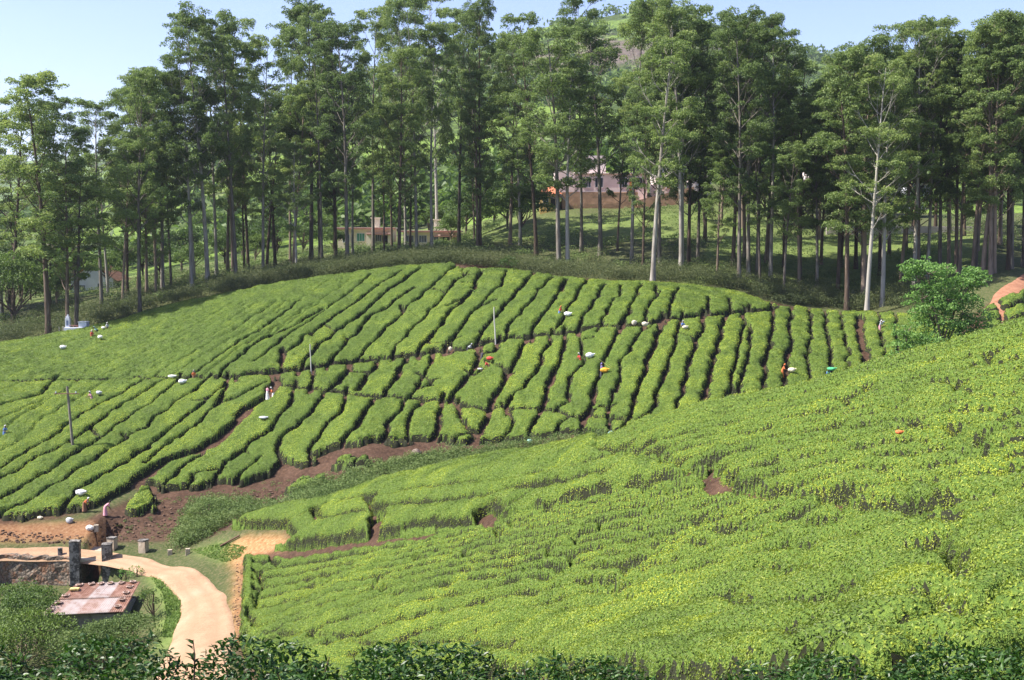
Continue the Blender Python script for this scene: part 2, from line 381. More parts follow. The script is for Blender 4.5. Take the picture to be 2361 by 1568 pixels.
# --- wide paths through the field
ck(tA((0, 1225), (200, 1205), (420, 1190), (700, 1135), (1000, 1095), (1180, 1080), (1450, 1045), (1700, 1015), (1900, 1000), (2150, 975), (2361, 905)), .55)
ck(tB((250, 920), (300, 890), (600, 855), (880, 820), (1100, 795), (1400, 765), (1600, 715), (1850, 710), (2100, 695), (2361, 655)), .5)
ck(tE((0, 262), (240, 225), (450, 203), (750, 172), (960, 155), (1180, 135), (1210, 118)), .55)
ck(tG((1930, 900), (1700, 925), (1540, 925), (1480, 945)), .5)
ck([(-350, 905), (0, 880), (250, 872), (480, 868), (560, 866), (640, 862)], .22)
ck(tC((340, 30), (360, 130), (450, 195), (600, 210), (800, 215), (1000, 245), (1170, 285), (1350, 295), (1560, 305), (1860, 340), (2050, 352), (2361, 345)), .42)
ck(tD((0, 800), (80, 850), (250, 870), (400, 890), (600, 880), (950, 890), (1280, 965), (1450, 978), (1700, 990), (1920, 995), (2130, 1005), (2200, 1012), (2361, 1018)), .3)
ck(tF((2361, 240), (2220, 335), (2130, 430), (2060, 505), (1960, 610), (1850, 690), (1650, 745), (1480, 805), (1370, 880), (1230, 955), (1150, 1040), (1100, 1120), (950, 1180), (900, 1240)), .62)
ck(tC((400, 120), (330, 300), (200, 370), (50, 420), (0, 500)), .6)
ck(tE((1940, 190), (1955, 350), (1985, 480), (2005, 600), (2020, 680), (2000, 760)), .5)
# --- upper field
ck(tA((2060, 70), (2000, 120), (1860, 235), (1835, 290), (1740, 340), (1690, 420), (1600, 470), (1520, 530), (1505, 590), (1420, 660), (1340, 720), (1290, 780), (1200, 880), (1120, 950), (1010, 1070)))
ck(tA((1640, 115), (1500, 210), (1420, 270), (1340, 320), (1260, 385), (1200, 450), (1110, 530), (1010, 620), (900, 690), (740, 780), (690, 850), (570, 930), (520, 1000), (430, 1080), (370, 1190)), .24)
ck(tA((2345, 165), (2310, 250), (2260, 330), (2230, 390), (2120, 480), (2010, 560), (1990, 640), (1930, 710), (1850, 780), (1820, 850), (1710, 890), (1690, 1010)), .28)
ck(tA((2180, 160), (2100, 215), (1970, 330), (1960, 400), (1940, 440), (1810, 490), (1790, 570), (1700, 660), (1610, 740), (1580, 800), (1510, 870), (1400, 930), (1390, 1030)))
ck(tA((1860, 300), (1960, 340)), W2)
ck(tA((1420, 150), (1300, 220), (1200, 290), (1060, 400), (930, 490), (800, 580), (700, 640), (620, 710), (500, 790), (400, 860), (340, 930), (200, 990), (170, 1100), (150, 1190)), .14)
ck(tA((1100, 190), (960, 300), (830, 420), (700, 490), (600, 580), (450, 665), (340, 740), (250, 800), (120, 890), (40, 960), (-60, 1050)), W2)
ck(tA((880, 230), (720, 350), (560, 470), (380, 590), (230, 690), (60, 790), (-80, 880)), W3, .8)
ck(tA((620, 260), (480, 360), (300, 460), (120, 570), (0, 620)), W3, .7)
ck(tA((1550, 330), (1470, 380), (1390, 460), (1290, 555), (1180, 570), (1100, 660), (1065, 700), (1060, 740), (970, 830), (840, 890), (830, 960), (740, 1040), (700, 1130)), .15)
ck(tA((1500, 480), (1510, 560)), .3)
ck(tA((1130, 630), (1340, 680)), W3, .8); ck(tA((640, 700), (740, 770)), W2); ck(tA((480, 780), (500, 830)), W2); ck(tA((1600, 560), (1720, 640)), W3, .7)
ck(tA((180, 960), (170, 1100)), .35)
ck(tA((1850, 900), (1990, 900), (2080, 860)), W2); ck(tA((2480, 450), (2360, 500), (2230, 600), (2190, 680), (2130, 760), (2060, 820), (1990, 900), (1990, 960)), .18)
ck(tB((560, 170), (520, 280), (430, 330), (370, 400), (300, 500), (220, 560), (160, 610), (120, 690), (60, 760), (0, 820), (-20, 940)))
ck(tB((840, 180), (700, 320), (640, 420), (560, 480), (520, 550), (430, 620), (380, 710), (300, 790), (270, 890)), .25)
ck(tB((1050, 215), (960, 300), (900, 400), (820, 470), (760, 550), (710, 590), (720, 650), (600, 650), (600, 700), (620, 750), (580, 830)), .17)
ck(tB((1215, 270), (1200, 310), (1130, 400), (1080, 480), (1000, 590), (920, 660), (880, 740), (870, 830)), .24)
ck(tB((1440, 260), (1370, 340), (1320, 430), (1260, 530), (1210, 620), (1190, 700), (1110, 760)), .14)
ck(tB((1640, 320), (1580, 420), (1500, 520), (1450, 600), (1390, 640), (1390, 740)), .22)
ck(tB((1850, 330), (1840, 380), (1760, 450), (1690, 550), (1670, 640), (1630, 710)), .13)
ck(tB((2055, 310), (1990, 440), (1940, 560), (1880, 640), (1870, 720)), .24)
ck(tB((2245, 330), (2240, 440), (2160, 500), (2120, 620), (2110, 690)), .16)
ck(tB((1290, 430), (1180, 510), (1090, 490)), W3, .8); ck(tB((0, 460), (100, 410), (180, 370)), W2); ck(tB((120, 230), (250, 240)), W2)
ck(tE((150, 20), (80, 110), (40, 210)), .16); ck(tE((315, 0), (270, 70), (240, 210)), .22); ck(tE((605, 30), (600, 170)), .2); ck(tE((790, 40), (792, 170)), .2); ck(tE((960, 90), (985, 150)), W2)
# --- middle field below the upper path
ck(tA((520, 1200), (500, 1300), (495, 1390)), .25); ck(tA((930, 1130), (920, 1190), (880, 1240), (740, 1390)), .36)
ck(tA((1240, 1090), (1230, 1180), (1120, 1240), (1100, 1290), (1020, 1420)), .3); ck(tA((1110, 1220), (960, 1215)), .2)
ck(tA((1540, 1080), (1450, 1210), (1440, 1300), (1340, 1390), (1260, 1500)), .36)
ck(tA((1850, 1050), (1850, 1100), (1770, 1180), (1750, 1250), (1670, 1370), (1620, 1470)), .22); ck(tA((1750, 1265), (1830, 1310), (1820, 1400), (1700, 1420)), .14); ck(tA((1810, 1310), (1910, 1295)), .15)
ck(tB((340, 910), (300, 960), (300, 1010), (270, 1120), (170, 1240), (120, 1330), (40, 1430), (-40, 1560)), .3)
ck(tB((495, 880), (470, 1000), (440, 1035), (340, 1035), (290, 990)), .22)
ck(tB((190, 1240), (260, 1290), (320, 1240), (345, 1160), (280, 1150)), .18)
ck(tB((810, 850), (790, 900), (750, 970), (720, 1080), (640, 1160), (595, 1220), (590, 1300), (500, 1420), (470, 1490)), .34); ck(tB((450, 1130), (510, 1160), (595, 1200)), .2)
ck(tB((1080, 820), (1060, 920), (990, 970), (980, 1060), (950, 1150), (960, 1200), (900, 1260), (825, 1290), (815, 1390), (730, 1440), (640, 1460), (600, 1530), (600, 1610)), .22)
ck(tB((1240, 790), (1245, 930), (1210, 1030), (1170, 1130), (1110, 1230), (1070, 1330), (1045, 1476)), .26)
ck(tB((1400, 800), (1425, 920), (1400, 1000), (1450, 1060), (1480, 1100), (1390, 1160), (1360, 1210), (1270, 1250), (1290, 1370), (1270, 1430)), .1)
ck(tB((1440, 860), (1560, 840)), W2)
ck(tB((1850, 720), (1800, 850), (1730, 930), (1710, 1040), (1650, 1110), (1620, 1250), (1580, 1350)), .32)
ck(tB((2120, 750), (2000, 800), (1990, 900), (1960, 1000), (1860, 1080), (1870, 1150), (1830, 1230), (1830, 1370)), .16)
ck(tB((2310, 660), (2270, 830), (2230, 950), (2180, 1050), (2140, 1160), (2090, 1280)), .24)
ck(tD((1110, 500), (1060, 640), (1040, 740), (970, 830), (960, 900), (975, 940), (900, 1060), (860, 1130), (850, 1250)), .26)
ck(tD((590, 480), (570, 600), (490, 720), (430, 830), (390, 920), (400, 980), (330, 1080), (230, 1180), (170, 1310), (150, 1400)), .38)
ck(tD((1290, 620), (1270, 690), (1270, 820), (1230, 860), (1160, 895)), .16)
ck(tD((1580, 600), (1560, 720), (1570, 810), (1500, 900), (1440, 980), (1430, 1100), (1440, 1230)), .3)
ck(tD((1830, 600), (1810, 680), (1740, 790), (1720, 850), (1720, 1000), (1690, 1070), (1720, 1110)), .15); ck(tD((1740, 840), (1600, 855), (1500, 965)), .18)
ck(tD((2120, 440), (2060, 600), (2000, 710), (1990, 860), (1970, 960), (1920, 1020), (1910, 1090), (1830, 1160), (1790, 1220)), .26)
ck(tD((2361, 480), (2330, 600), (2250, 730), (2250, 830), (2160, 950), (2130, 1010)), .18)
ck(tD((600, 890), (690, 1010), (650, 1110), (560, 1180), (440, 1240), (490, 1300)), .2)
ck(tD((1280, 970), (1190, 1010), (1160, 1080), (1180, 1200)), .22)
ck(tD((60, 860), (70, 1000), (150, 1090), (240, 1130)), .2); ck(tD((0, 1230), (150, 1120), (240, 1120)), .12)
# --- right field, rows running straight down the slope
ck(tE((190, 230), (180, 290), (150, 420), (80, 540), (60, 650), (10, 760), (-30, 860)), .28)
ck(tE((370, 215), (345, 330), (310, 440), (270, 560), (230, 660), (210, 770), (150, 900), (150, 1000), (60, 1075), (-60, 1110)), .16)
ck(tE((560, 190), (545, 350), (480, 385), (520, 450), (480, 490), (430, 590), (430, 690), (390, 800), (380, 900), (330, 980), (335, 1100), (370, 1165)), .24); ck(tE((345, 345), (480, 385)), .12)
ck(tE((762, 180), (720, 330), (690, 480), (640, 590), (620, 690), (600, 800), (570, 930), (530, 1040), (520, 1150)), .32)
ck(tE((925, 170), (910, 300), (905, 400), (850, 560), (820, 660), (800, 770), (810, 840), (740, 930), (690, 1000)), .17)
ck(tE((925, 240), (990, 290), (975, 400), (960, 600), (905, 700), (885, 820), (850, 890)), .2)
ck(tE((1180, 160), (1190, 260), (1160, 370), (1140, 480), (1100, 590), (1105, 700), (1100, 780), (1080, 880), (1060, 960)), .28)
ck(tE((1345, 160), (1320, 300), (1340, 420), (1300, 520), (1300, 640), (1280, 730), (1290, 830), (1285, 960)), .26)
ck(tE((1510, 170), (1510, 330), (1520, 400), (1465, 440), (1490, 490), (1480, 600), (1500, 720), (1480, 800), (1490, 900)), .15)
ck(tE((1645, 170), (1650, 340), (1680, 480), (1690, 600), (1690, 700), (1650, 850)), .24)
ck(tE((1780, 190), (1800, 320), (1820, 440), (1850, 540), (1840, 640), (1855, 800)), .12)
ck(tE((2115, 190), (2120, 340), (2140, 440), (2180, 530), (2150, 600), (2190, 720)), .13)
ck(tE((2260, 200), (2270, 400), (2300, 700)), .12)
ck(tE((560, 1010), (680, 975), (790, 880), (880, 860), (1060, 890), (1200, 960)), .2); ck(tE((850, 880), (880, 960), (1000, 1010)), .2)
for a, b_ in (((640, 515), (830, 530)), ((910, 330), (960, 420)), ((980, 640), (1100, 600)), ((1120, 570), (1290, 560)), ((1320, 500), (1470, 470)), ((1490, 400), (1660, 390)), ((90, 440), (300, 450)), ((210, 770), (400, 760)), ((1100, 830), (1280, 860)), ((700, 350), (910, 340))): ck(tE(a, b_), W3, .6)
# --- lower left field
ck(tF((1580, 100), (1560, 140), (1450, 210), (1340, 310), (1200, 390), (1060, 490), (940, 580), (830, 670), (680, 740), (560, 830), (520, 860), (420, 920), (280, 990), (130, 1080), (0, 1150), (-300, 1280)), .17)
ck(tF((1850, 80), (1740, 190), (1560, 280), (1500, 340), (1370, 430), (1290, 530), (1120, 590), (1080, 650), (930, 720), (850, 780), (780, 840), (620, 920), (560, 1000), (400, 1080), (280, 1150), (100, 1240), (-60, 1290)), .15)
ck(tF((1820, 290), (1700, 380), (1580, 470), (1480, 560), (1390, 640), (1290, 700), (1180, 770), (1090, 850), (880, 950), (760, 1050), (620, 1100), (590, 1180), (490, 1330)), .2)
ck(tF((2010, 100), (1980, 240), (1900, 330), (1860, 370), (1780, 460), (1640, 570), (1540, 640), (1440, 700), (1320, 790)), .17); ck(tF((1980, 140), (1880, 260), (1700, 280)), W2)
ck(tF((2080, 60), (2090, 110)), .15); ck(tF((2300, 150), (2130, 250), (1950, 310)), .13)
ck(tF((1400, 130), (1230, 240), (1120, 300), (980, 390), (820, 500), (640, 640), (600, 660), (450, 740), (310, 790), (180, 880), (60, 950), (0, 985), (-250, 1100)), .11)
ck(tF((1250, 110), (1070, 220), (900, 310), (700, 420), (530, 560), (480, 610), (330, 680), (220, 740), (100, 830), (0, 895), (-250, 1010)), .1)
ck(tF((950, 110), (760, 220), (620, 300), (450, 400), (290, 520), (230, 630), (100, 680), (0, 745), (-250, 850)), .08, .9)
ck(tF((700, 110), (500, 240), (350, 330), (200, 420), (60, 500), (0, 620), (-250, 720)), .06, .8)
ck(tF((480, 110), (360, 240), (200, 275), (0, 335), (-200, 380)), .14)
ck(tF((250, 110), (100, 160), (-100, 230)), .05, .7); ck(tF((330, 310), (120, 400), (-100, 500)), .05, .7)
ck(tF((2361, 560), (2200, 650), (2130, 750), (2000, 830), (1970, 900), (1900, 960), (1870, 1060)), .26)
ck(tF((1740, 790), (1600, 880), (1560, 960), (1400, 1040)), .14); ck(tF((1850, 900), (1720, 930), (1650, 1000), (1630, 1090)), .17); ck(tF((2250, 830), (2170, 890), (2060, 1000)), .12)
ck(tF((1100, 580), (1130, 620)), .25); ck(tF((500, 850), (640, 930)), W3, .7); ck(tF((850, 600), (800, 540)), .2)
ck(tC((600, 210), (600, 290), (560, 350), (540, 430), (470, 490), (350, 600), (340, 680), (200, 760), (100, 840), (30, 920), (-20, 970)), .17)
ck(tC((980, 245), (870, 350), (810, 460), (720, 550), (620, 660), (500, 730), (430, 790), (420, 880), (450, 960), (530, 1060)), .24)
ck(tC((1180, 290), (1180, 380), (1120, 440), (1080, 560), (960, 590), (900, 710), (850, 800), (750, 880), (760, 960), (830, 1040)), .24)
ck(tC((1510, 300), (1420, 450), (1350, 540), (1260, 670), (1180, 760), (1110, 850), (1090, 920)), .36)
ck(tC((1850, 350), (1780, 450), (1770, 500), (1660, 530), (1640, 620), (1600, 720), (1550, 770), (1540, 850)), .28)
ck(tC((1970, 420), (1880, 520), (1860, 600), (1830, 690), (1840, 760)), .12)
ck(tC((2240, 350), (2210, 480), (2225, 600), (2150, 700), (2120, 800)), .28); ck(tC((1550, 755), (1900, 755), (2130, 760)), .12); ck(tC((150, 960), (60, 920)), W3)
def lerp_rows(a, b, n, w, dep, jit=0):
    w = w * WMUL
    pa, pb = resample(a, 1), resample(b, 1); q = np.linspace(0, 1, 24)
    ra = np.stack([np.interp(q, np.linspace(0, 1, len(pa)), pa[:, k]) for k in (0, 1)], 1); rb = np.stack([np.interp(q, np.linspace(0, 1, len(pb)), pb[:, k]) for k in (0, 1)], 1)
    out = []
    for i in range(1, n + 1):
        t_ = i / (n + 1) + random.uniform(-.5, .5) * jit / (n + 1)
        out.append([tuple(v) for v in ra * (1 - t_) + rb * t_])
        cr.append((out[-1], w, dep))
    return out
WMUL = 1.0
g4 = tG((2361, 390), (2200, 470), (2060, 590), (1960, 650), (1870, 700), (1640, 790), (1530, 850), (1485, 945))
g5 = tG((2100, 400), (1860, 540), (1640, 620), (1500, 700), (1420, 790), (1310, 870), (1240, 950)); g6 = tG((1900, 330), (1600, 560), (1280, 740), (1180, 830), (1080, 890), (1000, 960))
g7 = tG((1700, 330), (1350, 560), (930, 800), (800, 860), (740, 920), (630, 985)); g8 = tG((1300, 350), (1000, 530), (600, 740), (200, 930), (0, 985))
g9 = tG((950, 380), (700, 500), (350, 660), (0, 800), (-500, 960)); g10 = tG((400, 520), (150, 600), (-100, 680), (-700, 850))
g11 = tG((250, 570), (50, 615), (-150, 655), (-700, 780))
for g_, w_, dp in ((g5, .12, 1), (g6, .1, 1), (g7, .09, .9), (g8, .05, .5), (g9, .04, .4), (g10, .04, .4), (g11, .04, .4)): cr.append((g_, w_, dp))
f1 = lerp_rows(g6, g7, 1, .06, .8); f2 = lerp_rows(g7, g8, 4, .045, .55, .3); f3 = lerp_rows(g8, g9, 5, .04, .4, .3); f4 = lerp_rows(g9, g10, 3, .04, .4, .3); f5 = lerp_rows(g5, g6, 1, .08, .8); f6 = lerp_rows(g10, g11, 2, .04, .4, .2)
def crosscuts(rows, dmin, w=.05, dep=.7, step=(60, 140)):
    for a, b_ in zip(rows[:-1], rows[1:]):
        a_, b2 = resample(a, 4), resample(b_, 4); s = random.uniform(10, 60)
        while s < 4 * min(len(a_), len(b2)) - 10:
            i, j = int(s / 4), int(min(len(b2) - 1, s / 4 + random.uniform(-4, 4) + 2)); cr.append(([tuple(a_[i]), tuple(b2[max(j, 0)])], w, dep)); s += random.uniform(*step)
crosscuts([g6] + f1 + [g7] + f2 + [g8] + f3 + [g9] + f4 + [g10], FAR, .05, .6, (70, 150))
def dense(p, ext=12):
    P = np.asarray(p, float); out = resample(P, 14)
    if ext and len(P) > 2:
        for e0, e1, pre in ((0, 1, True), (-1, -2, False)):
            v = P[e0] - P[e1]; v = v / (np.linalg.norm(v) + 1e-9) * ext; out = np.r_[[P[e0] + v], out] if pre else np.r_[out, [P[e0] + v]]
    return out
cr_far = [(hits(dense(p, 16 if w_ < .3 else 0), FAR, .7), w_ * (.8 if .15 < w_ < .5 else 1), d_) for p, w_, d_ in cr]
# ---- near slope
WMUL = 1.35
cr = []
c0 = [(1500, 990), (1750, 934), (2060, 854), (2361, 776), (2800, 670)]
def px_d(L): return np.array([((p - CX) / F * d, d) for p, d in L])
P_near = np.concatenate([px_d([(530, 104.), (660, 103), (860, 98.5), (1100, 91), (1370, 79), (1500, 73), (1750, 67), (2060, 59), (2361, 51), (2800, 45), (2950, 38), (3000, 24), (2900, 13), (2361, 11.8), (1900, 15), (1500, 24), (1180, 36), (900, 47), (620, 62), (548, 74)]),
                         hits([(556, 1480), (558, 1400), (562, 1285), (620, 1268), (690, 1258), (672, 1240), (662, 1222), (600, 1222), (532, 1226)])])
ck([(562, 1262), (690, 1262), (850, 1238), (1000, 1218)], .55); ck(tH((1000, 735), (1200, 718), (1400, 690), (1700, 650), (1860, 540), (1960, 480)), .2)
ck(tH((1045, 640), (1060, 690), (1030, 735)), .5); ck(tH((720, 665), (1030, 605), (1060, 640)), .14); ck(tH((1000, 540), (1030, 600), (1180, 580), (1440, 565), (1640, 530), (1750, 510), (1900, 480), (1980, 465)), .16)
ck(tH((700, 600), (735, 650)), .2); ck(tH((430, 690), (550, 685), (720, 600), (850, 560), (1050, 530)), .13); ck(tH((1640, 600), (1720, 640)), .5); ck(tH((1380, 665), (1200, 690)), .12)
ck(tH((1200, 500), (1500, 470), (1800, 440), (2100, 380), (2361, 310)), .1); ck(tH((1000, 545), (1300, 500), (1700, 440), (2200, 330)), .07, .8); ck(tH((1960, 480), (2200, 430), (2361, 390)), .14)
pathn = [(1372, 1030), (1480, 1048), (1560, 1062), (1640, 1082), (1670, 1108), (1770, 1122), (1840, 1130), (1900, 1128), (2000, 1150), (2130, 1172), (2250, 1180), (2420, 1150)]
ck(pathn, .17); ck([(1640, 1080), (1672, 1104)], .42); ck([(2140, 1175), (2240, 1180)], .34)
Lm3 = [(580, 1275), (700, 1262), (1000, 1222), (1200, 1182), (1400, 1120), (1600, 1080)]
Lm2 = [(560, 1335), (800, 1292), (1060, 1232), (1300, 1170), (1500, 1128), (1660, 1098)]
Lm1 = [(555, 1475), (900, 1352), (1160, 1305), (1430, 1260), (1600, 1220), (1700, 1190), (1850, 1140)]
L0 = [(1040, 1500), (1100, 1470), (1280, 1415), (1400, 1390), (1560, 1345), (1690, 1310), (1860, 1265), (2030, 1215), (2090, 1175)]
L1 = [(1240, 1530), (1340, 1500), (1480, 1470), (1640, 1440), (1780, 1400), (1960, 1365), (2100, 1330), (2361, 1265), (2750, 1150)]
L2 = [(1460, 1570), (1570, 1532), (1700, 1518), (1900, 1478), (2090, 1468), (2230, 1430), (2361, 1395), (2800, 1230)]
L3 = [(1700, 1600), (1900, 1565), (2150, 1530), (2361, 1475), (2800, 1330)]
Uc = [(1395, 1034), (1500, 995), (1750, 938), (2060, 860), (2361, 782), (2700, 690)]
Ua = [(1590, 1068), (1760, 1036), (1868, 1017), (2025, 975), (2150, 962), (2361, 947), (2750, 880)]
Ub = [(1690, 1108), (1850, 1068), (2000, 1042), (2200, 1010), (2361, 985), (2750, 930)]
Uc2 = [(1900, 1128), (2050, 1100), (2200, 1085), (2361, 1060), (2750, 1000)]
Ud = [(2080, 1160), (2200, 1140), (2361, 1122), (2700, 1060)]
ckeep = list(cr)
rows = [Lm3] + lerp_rows(Lm3, Lm2, 2, .09, 1, .2) + [Lm2] + lerp_rows(Lm2, Lm1, 5, .10, 1, .3) + [Lm1] + lerp_rows(Lm1, L0, 3, .11, 1, .3) + [L0] + lerp_rows(L0, L1, 1, .12, 1, .2) + [L1] + lerp_rows(L1, L2, 1, .12, 1) + [L2] + lerp_rows(L2, L3, 1, .12, 1) + [L3]
rowu = [Uc] + lerp_rows(Uc, Ua, 5, .08, 1, .3) + [Ua] + lerp_rows(Ua, Ub, 1, .1, 1) + [Ub] + lerp_rows(Ub, Uc2, 1, .1, 1) + [Uc2, Ud]
cr = ckeep
crosscuts(rows, 12, .06, 1, (300, 700)); crosscuts(rowu, 12, .06, 1, (300, 600))
class RowField:
    """smooth row number over the slope, fitted to the traced furrows; furrows lie where it is a whole number"""
    def __init__(s, lines, mask):
        P, U = [], []
        for k, L in enumerate(lines):
            w_ = hits(resample(L, 90), 11, .75); P.append(w_); U += [k] * len(w_)
        s.P = np.concatenate(P) / 10; U = np.array(U, float); n = len(U); A = np.zeros((n + 3, n + 3)); A[:n, :n] = _k(((s.P[:, None] - s.P[None]) ** 2).sum(-1)) + np.eye(n) * .25
        A[:n, n] = 1; A[:n, n + 1:] = s.P; A[n, :n] = 1; A[n + 1:, :n] = s.P.T; s.c = np.linalg.solve(A, np.r_[U, 0, 0, 0]); s.n = n; s.mask = mask
    def __call__(s, X, Y):
        cx = np.arange(X.min() - 1, X.max() + 2, 1.0); cy = np.arange(Y.min() - 1, Y.max() + 2, 1.0); a, b_ = np.meshgrid(cx, cy); q = np.c_[a.ravel(), b_.ravel()] / 10; u = np.empty(len(q))
        for i in range(0, len(q), 20000): z = q[i:i + 20000]; u[i:i + 20000] = _k(((z[:, None] - s.P[None]) ** 2).sum(-1)) @ s.c[:s.n] + s.c[s.n] + z @ s.c[s.n + 1:]
        return _bil(u.reshape(a.shape), cx[0], cy[0], 1.0, X, Y)
path_w = hits(dense(pathn, 0), 11, .75)
up_poly = np.r_[px_d([(1372, 90)]), path_w, px_d([(2800, 19), (3200, 18), (3200, 95)])]
low_poly = np.r_[path_w[::-1], hits(dense(Lm3[::-1], 0), 11, .75), px_d([(560, 60), (700, 20), (1500, 8), (3300, 8)])]
RF = [RowField(rowu, up_poly), RowField(rows, low_poly)]
cr_near = [(hits(dense(p, 0), 11, .75), w_, d_) for p, w_, d_ in cr]
# dark tea beside the red track, far right
P_right = hits([(2255, 735), (2290, 700), (2340, 690), (2420, 660), (2600, 690), (2600, 790), (2400, 790), (2290, 775)], 110)
cr_right = [(hits(p, 110, .5), .3, 1.) for p in ([(2255, 722), (2330, 712), (2420, 690), (2600, 700)], [(2255, 745), (2340, 735), (2430, 725), (2600, 735)], [(2300, 690), (2320, 760)], [(2370, 680), (2385, 790)], [(2255, 765), (2400, 755), (2600, 770)], [(2450, 660), (2470, 790)])]

def blur_(A, k=6):
    for _ in range(k):
        P = np.pad(A, 1, mode='edge'); A = (P[1:-1, :-2] + P[1:-1, 2:] + P[:-2, 1:-1] + P[2:, 1:-1] + 4 * A) / 8
    return A
def components(mask):
    H, Wd = mask.shape; lab = np.zeros(mask.size, np.int32); mk = mask.ravel().tolist(); lb = [0] * mask.size; cur = 0
    for s in np.nonzero(mask.ravel())[0].tolist():
        if lb[s]: continue
        cur += 1; lb[s] = cur; st = [s]
        while st:
            p = st.pop()
            for q in (p - 1, p + 1, p - Wd, p + Wd):
                if mk[q] and not lb[q]: lb[q] = cur; st.append(q)
    return np.array(lb, np.int32).reshape(mask.shape), cur

def tea_field(polys, cracks, res, h0, wob, seed, dome=.10, drad=.9, rf_=()):
    """canopy of clipped tea: returns grid, canopy height and one label per hedge"""
    allp = np.concatenate(polys); x0, y0 = allp.min(0) - 2; x1, y1 = allp.max(0) + 2
    xs = np.arange(x0, x1, res); ys = np.arange(y0, y1, res); X, Y = np.meshgrid(xs, ys)
    wx = X + wob * (.40 * fbm(X, Y, 1.6, seed, 3) + .16 * fbm(X, Y, .55, seed + 2, 2)); wy = Y + wob * (.40 * fbm(X, Y, 1.6, seed + 5, 3) + .16 * fbm(X, Y, .55, seed + 6, 2))
    inside = np.zeros(X.shape, bool)
    for P in polys: inside |= inpoly(wx, wy, P)
    D = np.full(X.shape, 9.); DF = np.full(X.shape, 9.)
    def seg(P, wd, A, rad, step):
        P = resample(P, step)
        for (ax, ay), (bx, by) in zip(P[:-1], P[1:]):
            i0, i1 = int((min(ax, bx) - rad - x0) / res), int((max(ax, bx) + rad - x0) / res) + 2; j0, j1 = int((min(ay, by) - rad - y0) / res), int((max(ay, by) + rad - y0) / res) + 2
            i0 = max(i0, 0); j0 = max(j0, 0)
            if i1 <= i0 or j1 <= j0 or i0 >= X.shape[1] or j0 >= X.shape[0]: continue
            sx = wx[j0:j1, i0:i1] - ax; sy = wy[j0:j1, i0:i1] - ay; ux, uy = bx - ax, by - ay; L2_ = ux * ux + uy * uy + 1e-9
            t_ = np.clip((sx * ux + sy * uy) / L2_, 0, 1); dd = np.hypot(sx - t_ * ux, sy - t_ * uy) - wd; A[j0:j1, i0:i1] = np.minimum(A[j0:j1, i0:i1], dd)
    for P in polys: seg(np.r_[P, P[:1]], .02, D, 1.2, 2.5)
    for P, w_, dep in cracks:
        if len(P) < 2: continue
        seg(P, w_ - (0 if dep >= .95 else (1 - dep) * .3), D if dep >= .95 else DF, 1.3, 2.0)
    S = np.full(X.shape, 2.4)
    for f_ in rf_:
        mk = inpoly(X, Y, f_.mask); u = f_(wx, wy); gy_, gx_ = np.gradient(u, res); sp = np.clip(1 / (np.hypot(gx_, gy_) + 1e-6), .7, 5)
        sub_ = np.where(sp > 4.6, 2, 1); u2 = u * sub_; sp2 = sp / sub_; du = np.abs(u2 - np.round(u2)) * sp2 - np.clip(.09 * sp2, .08, .27) * (1 + .7 * fbm(X, Y, 3, seed + 50, 2))
        D = np.where(mk, np.minimum(D, du), D); S = np.where(mk, sp2, S)
    if len(rf_): S = blur_(S); drad = np.clip(S * .5, .35, 1.3); h0 = h0 * np.clip(.55 + .27 * S, .7, 1.2)
    wn = (.12 * fbm(X, Y, 1.1, seed + 9, 3) + .08 * fbm(X, Y, 3.5, seed + 19, 2) + .03) * (.6 if len(rf_) else 1)
    Dn = D - np.where(D < 1, wn * .9, 0); DFn = DF + wn
    core = (D > res * .45) & (DF > -.02) & inside; core[0] = core[-1] = False; core[:, 0] = core[:, -1] = False
    lab, nl = components(core)
    cnt = np.bincount(lab.ravel(), minlength=nl + 1); small = cnt < (0.7 / res ** 2)
    lab[small[lab]] = 0
    for _ in range(int(.5 / res) + 2):    # grow labels over the shallow notches
        z = (lab == 0)
        for sft in ((0, 1), (0, -1), (1, 0), (-1, 0)):
            s_ = np.roll(lab, sft, (0, 1)); g = z & (s_ > 0) & (lab == 0); lab = np.where(g, s_, lab)
    solid = (Dn > 0) & inside & (lab > 0); lab = np.where(solid, lab, 0)
    s1 = np.clip(Dn / .3, 0, 1); h = h0 * (.3 + .7 * np.sqrt(np.clip(1 - (1 - s1) ** 2, 0, 1))); h = h - dome * h0 * (1 - np.clip(np.minimum(D, DF) / drad, 0, 1)) ** 2
    s2 = np.clip((DFn + .02) / .5, 0, 1); h = h * (1 - .68 * (1 - np.sqrt(np.clip(1 - (1 - s2) ** 2, 0, 1))))
    h = h + .15 * fbm(X, Y, 1.3, seed + 3, 2) * s1 + .10 * fbm(X, Y, .45, seed + 4, 2) * s1
    return X, Y, h, lab, solid, np.broadcast_to(h0, X.shape)
LEAF_T = M['tea']
